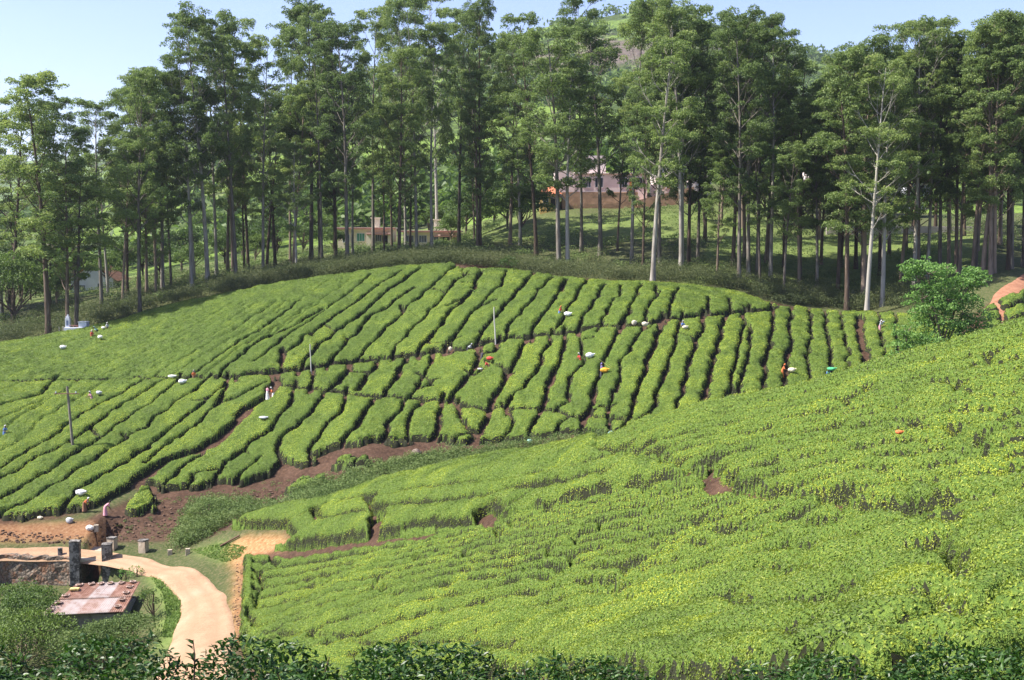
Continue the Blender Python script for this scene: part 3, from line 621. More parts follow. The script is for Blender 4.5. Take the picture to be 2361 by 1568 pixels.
def tea_objects(fieldd, res, dens, lsize, rng, seed, lod=None, hcut=.56):
    """build one mesh per hedge; yields (object, centre, area)"""
    X, Y, h, lab, solid, hloc = fieldd; hl_ = hloc.ravel(); Hh, Wd = X.shape
    Zb = Hs(X, Y); Z = Zb + np.where(solid, h, -.15)
    gxn = -np.gradient(Z, res, axis=1); gyn = -np.gradient(Z, res, axis=0)
    fl = np.maximum.reduce([lab[:-1, :-1], lab[1:, :-1], lab[:-1, 1:], lab[1:, 1:]]).ravel()
    idx = np.arange(Hh * Wd).reshape(Hh, Wd); quad = np.stack([idx[:-1, :-1], idx[:-1, 1:], idx[1:, 1:], idx[1:, :-1]], -1).reshape(-1, 4)
    keep = fl > 0; quad = quad[keep]; fl = fl[keep]; o = np.argsort(fl, kind='stable'); quad = quad[o]; fl = fl[o]
    st = np.r_[0, np.nonzero(np.diff(fl))[0] + 1, len(fl)]
    P = np.stack([X.ravel(), Y.ravel(), Z.ravel()], 1); Nn = np.stack([gxn.ravel(), gyn.ravel(), np.ones(Hh * Wd)], 1); Nn /= np.linalg.norm(Nn, axis=1)[:, None]
    jx = (rng.random(Hh * Wd) - .5) * res * .5; P[:, 0] += jx; P[:, 1] += (rng.random(Hh * Wd) - .5) * res * .5
    out = []
    for a, b_ in zip(st[:-1], st[1:]):
        q = quad[a:b_]; u, inv = np.unique(q, return_inverse=True); v = P[u]; inv = inv.reshape(-1, 4); area = len(q) * res * res
        cen = v.mean(0); dist = math.hypot(cen[0], cen[1])
        k = 1.0 if lod is None else lod(dist)
        mu = P[q].mean(1); nq = Nn[q].mean(1); nq /= np.linalg.norm(nq, axis=1)[:, None] + 1e-9
        steep = np.minimum(1 / np.maximum(nq[:, 2], .25), 3.2)
        ex = dens * k * res * res * steep; cnt = np.floor(ex + rng.random(len(q))).astype(int); fi = np.repeat(np.arange(len(q)), cnt)
        w2 = rng.dirichlet((1, 1, 1, 1), len(fi)); c = (P[q[fi]] * w2[..., None]).sum(1); nn = nq[fi]
        ls = lsize / math.sqrt(k); bt = .48 + rng.normal() * .14
        kp = ((c[:, 2] - Hs(c[:, 0], c[:, 1])) > hl_[q[fi, 0]] * hcut * (.9 + .2 * rng.random(len(fi)))) | (rng.random(len(fi)) < .14) if hcut else (nn[:, 2] > .2) | (rng.random(len(fi)) < .3); c = c[kp]; nn = nn[kp]; fi = fi[kp]
        c = c + nn * (rng.random(len(fi)) ** 2 * .09 + .005)[:, None]
        big = fbm(c[:, 0], c[:, 1], 1.8, seed + 40, 2) * .55
        yel = np.clip((fbm(c[:, 0], c[:, 1], 2.6, seed + 61, 1) - .62) * 4, 0, 1) * .45
        ti = np.clip(bt + big + yel + rng.normal(size=len(fi)) * .2, 0, 1)
        LV, LF, LA = leaves(c, nn, ls * (.75 + .5 * rng.random(len(fi))), ls * .56, rng, .62, .15, ti)
        V = np.r_[v, LV]; Fq = np.r_[inv, LF + len(v)]
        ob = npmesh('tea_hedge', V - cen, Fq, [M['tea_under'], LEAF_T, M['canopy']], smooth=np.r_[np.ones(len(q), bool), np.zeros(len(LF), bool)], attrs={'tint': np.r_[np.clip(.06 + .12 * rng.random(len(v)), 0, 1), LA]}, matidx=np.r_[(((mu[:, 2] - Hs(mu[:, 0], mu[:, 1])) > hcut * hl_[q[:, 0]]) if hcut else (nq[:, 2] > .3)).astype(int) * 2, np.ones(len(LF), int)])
        ob.location = cen; out.append((ob, cen, area, len(LF)))
    return out
rng = np.random.default_rng(3)
polys_far = [P_far] + [hits(p, FAR, .6) for p in small_far]
fF = tea_field(polys_far, cr_far, .16, .85, 1.0, 11); print('far field', time.time() - T0)
fN = tea_field([P_near], cr_near, .11, 1.0, .45, 23, .25, .85, RF); print('near field', time.time() - T0)
fR = tea_field([P_right], cr_right, .25, .8, 1.0, 31)
hedges = tea_objects(fF, .16, 75, .15, rng, 11); print('far hedges', len(hedges), sum(h[3] for h in hedges), time.time() - T0)
hn = tea_objects(fN, .11, 270, .07, rng, 23, lambda d: min(1.6, max(.5, 34 / d)), None); print('near hedges', len(hn), sum(h[3] for h in hn), time.time() - T0)
hr = tea_objects(fR, .25, 40, .18, rng, 31)
hedges = hedges + hn + hr
# ------------------------------------------------------------------ ground
road_c = [(-400, 1272, 30), (0, 1278, 30), (150, 1272, 30), (300, 1285, 30), (400, 1312, 34)]
road_L = [(-500, 1262), (0, 1262), (150, 1258), (260, 1272), (350, 1287), (420, 1305), (480, 1330), (520, 1370), (535, 1420), (540, 1460), (536, 1500), (520, 1560), (490, 1620)]
road_R = [(-500, 1292), (0, 1290), (150, 1291), (240, 1302), (300, 1313), (350, 1328), (385, 1350), (415, 1385), (418, 1420), (400, 1460), (386, 1500), (360, 1560), (320, 1620)]
rl, rr = hits(road_L, 60), hits(road_R, 60)
road_poly = np.r_[rl, rr[::-1]]
bank_poly = hits([(-400, 1235), (0, 1245), (230, 1245), (245, 1220), (200, 1205), (130, 1208), (0, 1212), (-400, 1212)], 100)
soil_zone = np.r_[P_far[:1], P_far[1:]]
def near_poly_mask(P, grow): 
    c = P.mean(0); Q = P + (P - c) / np.linalg.norm(P - c, axis=1)[:, None] * grow; return Q
soilm = np.zeros(XX.shape); ochm = np.zeros(XX.shape); grm = np.zeros(XX.shape)
soilm[inpoly(XX, YY, near_poly_mask(P_far, 1.2))] = 1; soilm[inpoly(XX, YY, near_poly_mask(P_near, .8))] = 1; soilm[inpoly(XX, YY, near_poly_mask(P_right, 1.5))] = 1
gully = hits([(230, 1250), (440, 1240), (560, 1215), (700, 1150), (850, 1110), (1000, 1075), (1200, 1050), (1500, 1010), (1510, 985), (1100, 1030), (800, 1010), (600, 1080), (300, 1150), (200, 1200)], 100)
soilm[inpoly(XX, YY, gully)] = 1
soilm[inpoly(XX, YY, hits([(1020, 628), (1070, 600), (1130, 612), (1330, 640), (1600, 662), (1800, 700), (1990, 722), (2075, 728), (2080, 742), (1780, 722), (1200, 645)], FAR))] = 1
ochm[inpoly(XX, YY, near_poly_mask(bank_poly, .4))] = .4
soilm[inpoly(XX, YY, bank_poly)] = 1
tri_poly = hits([(520, 1262), (560, 1235), (640, 1232), (690, 1252), (640, 1268), (575, 1285), (560, 1300), (552, 1480), (530, 1480), (535, 1400), (545, 1320)], 60)
ochm[inpoly(XX, YY, tri_poly)] = .75
verge = hits([(330, 1312), (370, 1325), (400, 1350), (425, 1385), (425, 1420), (400, 1475), (385, 1500), (355, 1500), (370, 1440), (372, 1400), (350, 1350)], 60)
grm[inpoly(XX, YY, verge)] = 1
grm[inpoly(XX, YY, hits([(440, 1265), (520, 1250), (570, 1262), (555, 1285), (520, 1300), (470, 1282)], 90))] = .9
grm[inpoly(XX, YY, hits([(1560, 660), (1620, 590), (1650, 520), (1850, 520), (2300, 540), (2250, 640), (2000, 665), (1850, 660), (1700, 650)], 160))] = .8
grm[(YY > 208) & (YY < 275) & (XX < 60)] = np.clip(.35 + .9 * fbm(XX, YY, 14, 3, 3), 0, 1)[(YY > 208) & (YY < 275) & (XX < 60)]
track = hits([(2275, 730), (2290, 690), (2340, 640), (2420, 600), (2500, 600), (2440, 650), (2350, 680), (2300, 735)], 110)
def blur(A, k=2):
    for _ in range(k):
        P = np.pad(A, 1, mode='edge'); A = (P[1:-1, :-2] + P[1:-1, 2:] + P[:-2, 1:-1] + P[2:, 1:-1] + 4 * A) / 8
    return A
soilm, ochm, grm = blur(soilm), blur(ochm), blur(grm)
# roughness of the ground; flat under the road
flat = blur(inpoly(XX, YY, road_poly).astype(float), 4)
rough_ = .10 * fbm(XX, YY, 2.2, 5, 3) + .28 * fbm(XX, YY, 3.0, 8, 3) * np.clip(blur(inpoly(XX, YY, gully).astype(float), 5) + blur(inpoly(XX, YY, bank_poly).astype(float), 3), 0, 1)
ZG0 = ZG.copy(); ZG = ZG + rough_ * (1 - np.clip(flat * 2, 0, 1)) - .12 * np.clip(flat * 2, 0, 1)
# the stream bed under the bridge and the drop behind the retaining wall
def seg_dist(P, X, Y):
    D = np.full(X.shape, 99.)
    for (ax, ay), (bx, by) in zip(P[:-1], P[1:]):
        ux, uy = bx - ax, by - ay; t_ = np.clip(((X - ax) * ux + (Y - ay) * uy) / (ux * ux + uy * uy), 0, 1); D = np.minimum(D, np.hypot(X - ax - t_ * ux, Y - ay - t_ * uy))
    return D
Bx, By = hit(213, 1290, 60)                 # middle of the bridge, near edge of the road
ZR = float(_bil(ZG0, GX0, GY0, GS, Bx, By)) # road level at the bridge
print('bridge', Bx, By, ZR)
wall_line = hits([(-500, 1291), (0, 1291), (150, 1293), (235, 1301), (288, 1310)], 60)
low = inpoly(XX, YY, np.r_[wall_line + [0, 0.45], [[Bx + 6.5, 88]], [[-80, 88]]])
stream = (np.abs(XX - Bx) < 1.0) & (YY > By - 3) & (YY < By + 6.5)
ZG = np.where(low, np.minimum(ZG, ZR - 2.6 - .1 * np.clip(By - YY, 0, 8)), ZG)
ZG = np.where(stream, np.minimum(ZG, ZR - 2.7), ZG)
ny, nx = XX.shape; idx = np.arange(ny * nx).reshape(ny, nx)
Fq = np.stack([idx[:-1, :-1], idx[:-1, 1:], idx[1:, 1:], idx[1:, :-1]], -1).reshape(-1, 4)
g = npmesh('ground', np.stack([XX, YY, ZG], -1).reshape(-1, 3), Fq, M['ground'], smooth=True, attrs={'soil': soilm.ravel(), 'grass': grm.ravel(), 'ochre': ochm.ravel()})
g['kind'] = 'structure'
# far country as a polar sheet that tucks under the near ground
az = np.radians(np.linspace(-72, 72, 420)); rr_ = np.geomspace(200, 3500, 260)
AZ, RR = np.meshgrid(az, rr_); XF = RR * np.sin(AZ); YF = RR * np.cos(AZ)
YC = np.maximum(YF, RR * .55); PXc = np.clip(XF / YC, -.62, .62) * YC
ZF = H0f(PXc, YC); amp = np.clip((RR - 260) / 500, 0, 1)
ZF = ZF + amp * (24 * fbm(XF, YF, 260, 2, 5) + 5 * fbm(XF, YF, 60, 9, 4))
inn = (XF > GX0 + 2) & (XF < GX1 - 2) & (YF < GY1 - 3) & (YF > GY0)
ZF = np.where(inn, ZF - 3.0, ZF); ZF = np.where(RR > 2600, ZF - (RR - 2600) * .3, ZF)
ny, nx = XF.shape; idx = np.arange(ny * nx).reshape(ny, nx)
Fq = np.stack([idx[:-1, :-1], idx[:-1, 1:], idx[1:, 1:], idx[1:, :-1]], -1).reshape(-1, 4)
hl = npmesh('hills', np.stack([XF, YF, ZF], -1).reshape(-1, 3), Fq, M['hill'], smooth=True); hl['kind'] = 'structure'
# flat land round and behind the viewpoint
def skirt(name, x0, x1, y0, y1, z):
    q = npmesh(name, [[x0, y0, z], [x1, y0, z], [x1, y1, z], [x0, y1, z]], [[0, 1, 2, 3]], M['ground']); q['kind'] = 'structure'
skirt('terrain', -3000, 3000, -3000, 330, -40)
# ------------------------------------------------------------------ the dirt road, red track
def drape(name, A, B, m, up, n=14, attrs=True):
    A = resample(A, .6); B = resample(B, .6); k = max(len(A), len(B)); q = np.linspace(0, 1, k)
    A = np.stack([np.interp(q, np.linspace(0, 1, len(A)), A[:, i]) for i in (0, 1)], 1); B = np.stack([np.interp(q, np.linspace(0, 1, len(B)), B[:, i]) for i in (0, 1)], 1)
    t_ = np.linspace(0, 1, n)[None, :, None]; ed = (.25 * fbm(A[:, 0], A[:, 1], 1.5, 77, 3))[:, None, None]
    G = A[:, None] * (1 - t_) + B[:, None] * t_ + (B - A)[:, None] / 6 * ed * (1 - 2 * t_)
    z = _bil(ZG0, GX0, GY0, GS, G[..., 0], G[..., 1]) + up + .03 * fbm(G[..., 0], G[..., 1], 1.2, 3, 3)
    wheel = np.exp(-((t_[..., 0] - .3) / .08) ** 2) + np.exp(-((t_[..., 0] - .7) / .08) ** 2) + 0 * z
    z = z - .04 * wheel; z[:, 0] -= .12; z[:, -1] -= .12
    idx = np.arange(k * n).reshape(k, n); Fq = np.stack([idx[:-1, :-1], idx[:-1, 1:], idx[1:, 1:], idx[1:, :-1]], -1).reshape(-1, 4)
    o = npmesh(name, np.concatenate([G, z[..., None]], -1).reshape(-1, 3), Fq, m, smooth=True, attrs={'wheel': wheel.ravel()}); return o
o = drape('road', rl, rr, M['road'], .03); o['kind'] = 'structure'
m, t, b = mat('red track', .95, .1); t.links.new(ramp(t, [(.3, (.20, .085, .05)), (.7, (.36, .19, .12))], tex(t, 1.5, 6, .7)), b.inputs['Base Color'])
ta, tb = hits([(2270, 742), (2282, 690), (2330, 650), (2400, 618), (2480, 590)], 110), hits([(2315, 742), (2318, 715), (2365, 680), (2440, 648), (2530, 612)], 110)
o = drape('path', ta, tb, m, .12, 8); o['kind'] = 'structure'
# ------------------------------------------------------------------ trees
def clump(c, r, flat_, n, size, rng, bias=.25):
    """a tuft of foliage: leaf cards on and in a flattened dome"""
    d = rng.normal(size=(n, 3)); d /= np.linalg.norm(d, axis=1)[:, None]; d[:, 2] = np.where(d[:, 2] < -.35, -d[:, 2], d[:, 2])
    rad = (.55 + .45 * rng.random(n) ** .5)[:, None] * (1 + .22 * np.sin(d[:, :1] * 5 + c[0]) * np.cos(d[:, 1:2] * 6 + c[1]))
    P = np.array(c) + d * rad * np.array([r, r, r * flat_])
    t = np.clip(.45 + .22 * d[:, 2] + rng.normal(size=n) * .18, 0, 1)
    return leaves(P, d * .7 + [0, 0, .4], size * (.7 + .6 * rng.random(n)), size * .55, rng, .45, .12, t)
def limb(p0, p1, r0, r1, rng, bend=.12, sides=5, n=5, up=.0):
    p0, p1 = np.array(p0, float), np.array(p1, float); L = np.linalg.norm(p1 - p0); q = np.linspace(0, 1, n)[:, None]
    off = rng.normal(size=3) * L * bend; path = p0 + (p1 - p0) * q + off * (q * (1 - q)) * 2; path[:, 2] += (up * L * q * (1 - q))[:, 0]
    return path, tube(path, np.linspace(r0, r1, n), sides)
def grove_tree(rng, H, crown0, Rmax, dens, card, nb, pale=True, lean=.02, fork=False, cs=1.0):
    """tall straight trunk, steep limbs, flat-topped tufts of foliage in tiers"""
    Tr, Cr = [], []
    q = np.linspace(0, 1, 14); drift = rng.normal(size=2) * lean * H
    path = np.stack([drift[0] * q ** 1.5 + .25 * np.sin(q * 5 + rng.random() * 6) * q, drift[1] * q ** 1.5 + .25 * np.cos(q * 4 + rng.random() * 6) * q, q * H * .96], 1)
    r0 = H * .0078 + .05; rad = r0 * (1 - q * .85); rad[0] *= 1.35
    Tr.append(tube(path, rad, 8))
    ga = rng.random() * 6
    for k in range(nb):
        f = crown0 + (1 - crown0) * (k + rng.random() * .8) / nb; f = min(f, .97)
        z0 = f * H * .96; base = np.array([np.interp(f, q, path[:, 0]), np.interp(f, q, path[:, 1]), z0])
        ga += 2.4 + rng.normal() * .5; g = (f - crown0) / (1 - crown0)
        prof = (.55 + .55 * math.sin(min(1, g * 1.25 + .12) * math.pi * .8)) * (1 - .45 * g ** 3)
        Lh = Rmax * prof * (.55 + .6 * rng.random()); el = math.radians(rng.uniform(30, 62) + 15 * g)
        tip = base + [math.cos(ga) * Lh, math.sin(ga) * Lh, Lh * math.tan(el) * .75 + .6]
        tip[2] = min(tip[2], H * rng.uniform(.955, 1.0))
        rb = max(.03, .30 * r0 * (1 - .7 * g)); pth, tb = limb(base, tip, rb, rb * .35, rng, .12, 5, 6, -.15); Tr.append(tb)
        ns = rng.integers(3, 7)
        tips = [tip]
        for s in range(ns):
            u = rng.uniform(.45, .9); b0 = pth[int(u * 5)]; a2 = ga + rng.uniform(-1.3, 1.3); l2 = Lh * rng.uniform(.25, .5) + .5
            t2 = b0 + [math.cos(a2) * l2, math.sin(a2) * l2, l2 * rng.uniform(.6, 1.3)]; t2[2] = min(t2[2], H * .99); tips.append(t2); Tr.append(limb(b0, t2, rb * .45, rb * .2, rng, .12, 4, 4)[1])
        for t_ in tips:
            rc = rng.uniform(.5, 1.12) * cs; n = int(dens * rc * rc * rng.uniform(.75, 1.2)) + 10; fl = rng.uniform(.6, .95)
            Cr.append(clump(t_, rc, fl, n, card, rng))
            if rng.random() < .55: o_ = rng.normal(size=3) * [rc * .8, rc * .8, .25]; Cr.append(clump(t_ + o_, rc * .7, fl, int(n * .5), card, rng))
    return Tr, Cr
def round_tree(rng, H, Rm, dens, card, n=34, trunk=.22, shape=.95, low=.25):
    Tr, Cr = [], []; tp = H * low
    Tr.append(tube(np.array([[0, 0, 0], [.05, 0, tp], [.1 * Rm * .3, .1, H * .6]]), [H * .02 + .05, H * .017 + .03, .05], 7))
    for k in range(n):
        d = rng.normal(size=3); d /= np.linalg.norm(d); d[2] = abs(d[2]) * 1.1 - .28; rr2 = rng.uniform(.55, .95)
        c = np.array([d[0] * Rm * rr2, d[1] * Rm * rr2, tp + (H - tp) * (.36 + .52 * d[2] * rr2 * shape)]); rc = Rm * rng.uniform(.26, .42)
        Cr.append(clump(c, rc, rng.uniform(.55, .85), int(dens * rc * rc), card, rng))
        if k % 3 == 0: Tr.append(limb([0, 0, tp * rng.uniform(.6, 1.4)], c, .07 * Rm * .35, .02, rng, .15, 4, 4)[1])
    return Tr, Cr
def mm(parts):
    Vs, Fs, o = [], [], 0
    for V, Fq in parts: Vs.append(V); Fs.append(Fq + o); o += len(V)
    return np.concatenate(Vs), np.concatenate(Fs)
def tree_mesh(name, Tr, Cr, bark, leaf):
    V, Fq = mm(Tr); t_ = npmesh('trunk', V, Fq, bark, smooth=True); V, Fq, a = merge(Cr); c_ = npmesh('crown', V, Fq, leaf, attrs={'tint': a})
    COL.objects.unlink(t_); COL.objects.unlink(c_); return t_, c_
def plant_tree(kind, proto, x, y, z, sxy, sz, rz, label, cat, group):
    e = empty(kind, (x, y, z), rz, label, cat, group); e.scale = (sxy, sxy, sz)
    for p in proto: c = p.copy(); COL.objects.link(c); c.parent = e
    return e
rt = np.random.default_rng(42)
GT = []   # prototypes 36 m tall
for k, (c0_, Rm, nb, pale) in enumerate([(.36, 3.6, 24, 1), (.30, 4.1, 28, 1), (.44, 3.9, 20, 1), (.26, 3.6, 30, 0), (.32, 4.4, 27, 0), (.5, 3.3, 17, 1), (.2, 4.0, 32, 0), (.34, 3.4, 25, 1), (.4, 4.6, 18, 1), (.28, 3.0, 28, 0)]):
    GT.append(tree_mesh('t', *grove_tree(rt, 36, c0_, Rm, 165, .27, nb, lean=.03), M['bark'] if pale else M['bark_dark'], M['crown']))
print('protos', sum(len(g_[1].data.polygons) for g_ in GT), time.time() - T0)
OPEN = [tree_mesh('t', *grove_tree(rt, 36, .60, 5.0, 150, .27, 15), M['bark'], M['crown']), tree_mesh('t', *grove_tree(rt, 36, .55, 4.8, 150, .27, 16), M['bark'], M['crown'])]
# skyline of the grove (px, py)
SKY = [(-200, 250), (0, 225), (35, 235), (60, 215), (85, 185), (110, 168), (150, 160), (200, 180), (230, 225), (262, 250), (280, 175), (300, 160), (340, 158), (370, 175), (385, 130), (415, 50), (440, 22), (480, 18), (510, 45), (540, 30), (575, 70), (600, 85), (635, 55), (650, 15), (680, -15),
       (750, -10), (780, 15), (800, 55), (830, 50), (860, 20), (900, 0), (1000, -20), (1100, 5), (1150, -10), (1300, -20), (1500, -10), (1650, 5), (1690, 10), (1720, 40), (1760, 25), (1800, 50), (1840, 85), (1858, 150), (1880, 215), (1895, 110), (1925, 135), (1960, 105), (2000, 95), (2040, 110), (2060, 75), (2100, 48), (2150, 45),
       (2190, 60), (2215, 95), (2250, 60), (2290, 35), (2330, 30), (2361, 40), (2600, 40)]
skx = [a for a, b_ in SKY]; sky_ = [b_ for a, b_ in SKY]
def tops(px): return float(np.interp(px, skx, sky_))
r1 = lambda x, y: (x * .5098, y * .5098)
r2 = lambda x, y: (737.8 + x * .5098, y * .5098)
r3 = lambda x, y: (1537 + x * .5098, y * .5098)
# (base px, base py, top py or None for the skyline, kind p pale / d dark / o open-crowned, width factor)
TRK = []
def tk(f, lst):
    for x, y, top, kd, wf in lst: bx, by = f(x, y); TRK.append((bx, by, top, kd, wf))
tk(r1, [(60, 1450, 235, 'd', 1.1), (220, 1525, 168, 'd', 1.25), (305, 1512, 300, 'd', 1.1), (345, 1508, 400, 'p', 1.1), (460, 1410, 215, 'd', .9), (555, 1385, 320, 'd', .9), (575, 1330, 200, 'd', .8), (633, 1420, 160, 'p', 1.0), (665, 1350, 162, 'd', .9), (705, 1345, 330, 'd', .8), (735, 1332, 180, 'p', 1.0), (775, 1320, 260, 'p', .8),
    (868, 1310, 130, 'p', 1.1), (940, 1300, 22, 'p', 1.25), (980, 1262, 60, 'd', .9), (1030, 1240, 40, 'd', .85), (1055, 1242, 130, 'd', .9), (1068, 1272, 32, 'p', 1.0), (1105, 1232, 300, 'd', .8), (1190, 1252, 90, 'd', .95), (1245, 1215, 200, 'd', .9), (1313, 1182, 60, 'd', .8), (1340, 1240, 330, 'p', .8), (1408, 1198, -10, 'p', 1.25), (1448, 1182, 20, 'd', .95), (1520, 1182, 60, 'd', .9)])
tk(r2, [(5, 1180, 60, 'd', .9), (70, 1182, 240, 'd', .8), (125, 1205, 40, 'p', 1.1), (148, 1160, 200, 'd', .9), (240, 1142, 10, 'p', 1.0), (290, 1165, 240, 'd', .8), (325, 1130, 80, 'd', .8), (358, 1172, 120, 'd', 1.0), (388, 1132, -10, 'p', .9), (408, 1140, 260, 'd', .75), (438, 1145, 0, 'p', .95), (505, 1140, 60, 'p', 1.0), (530, 1100, -30, 'p', 1.2),
    (628, 1102, 30, 'd', 1.05), (698, 1082, 300, 'd', .85), (712, 1130, 160, 'd', .8), (725, 1130, -5, 'd', .85), (860, 1105, 80, 'd', 1.0), (905, 1110, 200, 'p', .9), (978, 1155, 40, 'd', 1.0), (1080, 1205, 70, 'p', 1.2), (1120, 1205, 160, 'p', 1.0), (1183, 1135, -10, 'p', .9), (1268, 1155, 50, 'p', 1.1), (1345, 1135, 230, 'd', .8), (1410, 1195, 10, 'p', 1.0),
    (1460, 1225, 200, 'd', .85), (1505, 1282, 90, 'p', 1.0), (1535, 1205, -10, 'd', 1.05), (1635, 1215, 20, 'p', 1.1), (1668, 1182, 130, 'd', .9)])
tk(r3, [(65, 1232, -5, 'p', 1.1), (100, 1205, 60, 'd', .9), (140, 1192, 150, 'd', .85), (228, 1255, 330, 'd', .8), (300, 1202, 50, 'd', 1.0), (328, 1275, 20, 'p', 1.1), (370, 1250, -5, 'o', .9), (410, 1252, 40, 'd', 1.0), (422, 1292, 300, 'p', .85), (470, 1272, 75, 'o', .95), (530, 1335, 330, 'p', .85), (600, 1290, 230, 'd', 1.0), (680, 1300, 240, 'd', 1.1),
    (775, 1305, 115, 'd', .9), (815, 1405, 110, 'd', 1.25), (890, 1355, 95, 'd', 1.1), (905, 1422, 130, 'p', 1.0), (975, 1385, 170, 'd', 1.0), (1060, 1285, 110, 'd', .9), (1120, 1295, 46, 'o', 1.0), (1135, 1290, 120, 'd', 1.0), (1180, 1270, 46, 'o', .9), (1235, 1250, 90, 'd', .95), (1275, 1240, 110, 'd', .9), (1310, 1230, 60, 'd', .9), (1325, 1235, 150, 'd', .8),
    (1385, 1235, 70, 'd', .9), (1400, 1230, 130, 'd', .8), (1430, 1240, 33, 'd', 1.1), (1465, 1240, 60, 'd', .9), (1480, 1235, 38, 'd', 1.0), (1545, 1220, 30, 'd', 1.0), (1560, 1215, 80, 'd', .9), (1615, 1210, 40, 'p', 1.1), (1660, 1200, 60, 'd', 1.0)])
ORD = 'first second third fourth fifth sixth seventh eighth ninth tenth eleventh twelfth thirteenth fourteenth fifteenth sixteenth seventeenth eighteenth nineteenth twentieth'.split()
TENS = {2: 'twenty', 3: 'thirty', 4: 'forty', 5: 'fifty', 6: 'sixty', 7: 'seventy', 8: 'eighty', 9: 'ninety'}
TENO = {2: 'twentieth', 3: 'thirtieth', 4: 'fortieth', 5: 'fiftieth', 6: 'sixtieth', 7: 'seventieth', 8: 'eightieth', 9: 'ninetieth', 10: 'hundredth'}
def ordw(n):
    if n <= 20: return ORD[n - 1]
    if n % 10 == 0: return TENO[n // 10]
    if n > 100: return 'hundred and ' + ordw(n - 100)
    return TENS[n // 10] + '-' + ORD[n % 10 - 1]
TRK.sort(key=lambda a: a[0])
trees = []; used_xy = []
for i, (bx, by, top, kd, wf) in enumerate(TRK):
    h_ = hit(bx, by, 140)
    if h_ is None: h_ = (ray(bx, 700)[0] * 185, 185.)
    x, y = h_; z = float(Hs(x, y)) - .3; y = max(y, 150.); top = tops(bx) if top is None else max(top, tops(bx) + 4)
    zt = ray(bx, top)[1] * y; Ht = zt - z
    pal = [0, 1, 2, 5, 7, 8] if kd == 'p' else [3, 4, 6, 1, 9]
    short = Ht < 24
    proto = OPEN[i % 2] if kd == 'o' else GT[pal[(i * 3 + 1) % len(pal)]] if not short else GT[[1, 7][i % 2] if kd == 'p' else [3, 6][i % 2]]
    s = wf * (.82 + .22 * random.random()) * (.88 if Ht < 30 else 1.05)
    look = {'p': 'pale', 'd': 'dark', 'o': 'pale'}[kd]; siz = 'short' if Ht < 24 else ('tall' if Ht > 36 else 'mid-height')
    crown = 'an open umbrella crown' if kd == 'o' else ('a crown that reaches the sky' if top < tops(bx) + 60 else 'a crown below the treetops')
    plant_tree('grove_tree', proto, x, y, z, s, Ht / 36, random.uniform(0, 6.28), f'{siz} {look}-trunked tree with {crown}, {ordw(i + 1)} traced trunk from the left', 'tree', 'tall trees standing along the top of the tea field')
    used_xy.append((x, y)); trees.append((x, y))
for e in [o for o in bpy.data.objects if o.name.startswith('grove_tree')]: e['label'] = e['label'].replace(' traced', '')
# trees farther back in the grove, that fill the wall of foliage between the front trunks
rf = random.Random(9); nb_ = 0; BACK = []
def back_tree(px, d, top, kind, wf):
    global nb_
    a = (px - CX) / F; x = a * d; 
    if any((x - q[0]) ** 2 + (d - q[1]) ** 2 < 4 for q in trees): return
    z = float(Hs(x, d)) - .3 if d < 268 else float(H0f(x, d)); zt = ray(px, top)[1] * d; Ht = zt - z
    if Ht < 12 or (1225 < px < 1610 and d < 236) or (770 < px < 1065): return
    proto = GT[kind]; plant_tree('grove_tree', proto, x, d, z, wf, Ht / 36, rf.uniform(0, 6.28), 'dark tree', 'tree', 'trees deep inside the grove'); BACK.append((px, top, d, Ht))
    trees.append((x, d)); nb_ += 1
for k in range(34):      # right half is the densest
    px = 1600 + k * 25 + rf.uniform(-12, 12); back_tree(px, rf.uniform(176, 222), max(tops(px) + rf.uniform(5, 170), 20), rf.choice([3, 4, 6, 1]), rf.uniform(.8, 1.15))
for k in range(26):
    px = -60 + k * 62 + rf.uniform(-16, 16); back_tree(px, rf.uniform(184, 215), tops(px) + rf.uniform(15, 220), rf.choice([0, 2, 3, 4, 5, 7]), rf.uniform(.75, 1.05))
bk = [o for o in bpy.data.objects if o.get('group') == 'trees deep inside the grove']
bk.sort(key=lambda o: o.location.x / o.location.y)
for i, o in enumerate(bk):
    o['label'] = f"dark tree deep inside the grove, {'taller' if o.scale.z > .95 else 'shorter'}, {ordw(i + 1)} of the inner trees from the left"
print('trees', len(trees), time.time() - T0)
# rounder trees on the slopes behind the grove
RT = [tree_mesh('t', *round_tree(rt, 10, 4.6, 60, .42, 30), M['bark_dark'], M['round']) for _ in range(3)]
far_tr = []
def mid_tree(px, py, d, H, kind=None):
    a = (px - CX) / F; x = a * d; z = float(Hs(x, d)) if d < 270 else float(H0f(x, d)) + (0 if d < 262 else 0)
    e = plant_tree('hillside_tree', RT[rf.randrange(3)] if kind is None else RT[kind], x, d, z - .3, H / 10 * rf.uniform(.9, 1.2), H / 10, rf.uniform(0, 6.28), 'round leafy tree on the sunlit slope seen between the grove trunks', 'tree', 'round trees on the slope behind the grove'); far_tr.append(e)
for px, d, H in [(20, 205, 12), (-20, 195, 14), (70, 215, 8), (110, 225, 9), (130, 200, 6), (250, 222, 8), (280, 240, 10), (330, 245, 9), (370, 232, 8), (420, 250, 11), (450, 225, 7), (520, 240, 9), (560, 262, 10), (590, 230, 7), (640, 250, 10), (700, 240, 8), (740, 262, 9), (770, 235, 6), (990, 262, 9), (1040, 240, 7), (1075, 258, 11), (1100, 240, 9), (1140, 262, 12), (1170, 232, 9), (1200, 215, 12),
                  (1620, 222, 5), (1700, 225, 7), (1760, 230, 9), (1830, 222, 8), (1870, 230, 9), (1930, 225, 6), (2020, 232, 7), (2100, 228, 8), (2200, 235, 7), (2290, 225, 6)]: mid_tree(px, 0, d, H)
for k in range(60):
    px = rf.uniform(-100, 2400); d = rf.uniform(290, 520); mid_tree(px, 0, d, rf.uniform(7, 12))
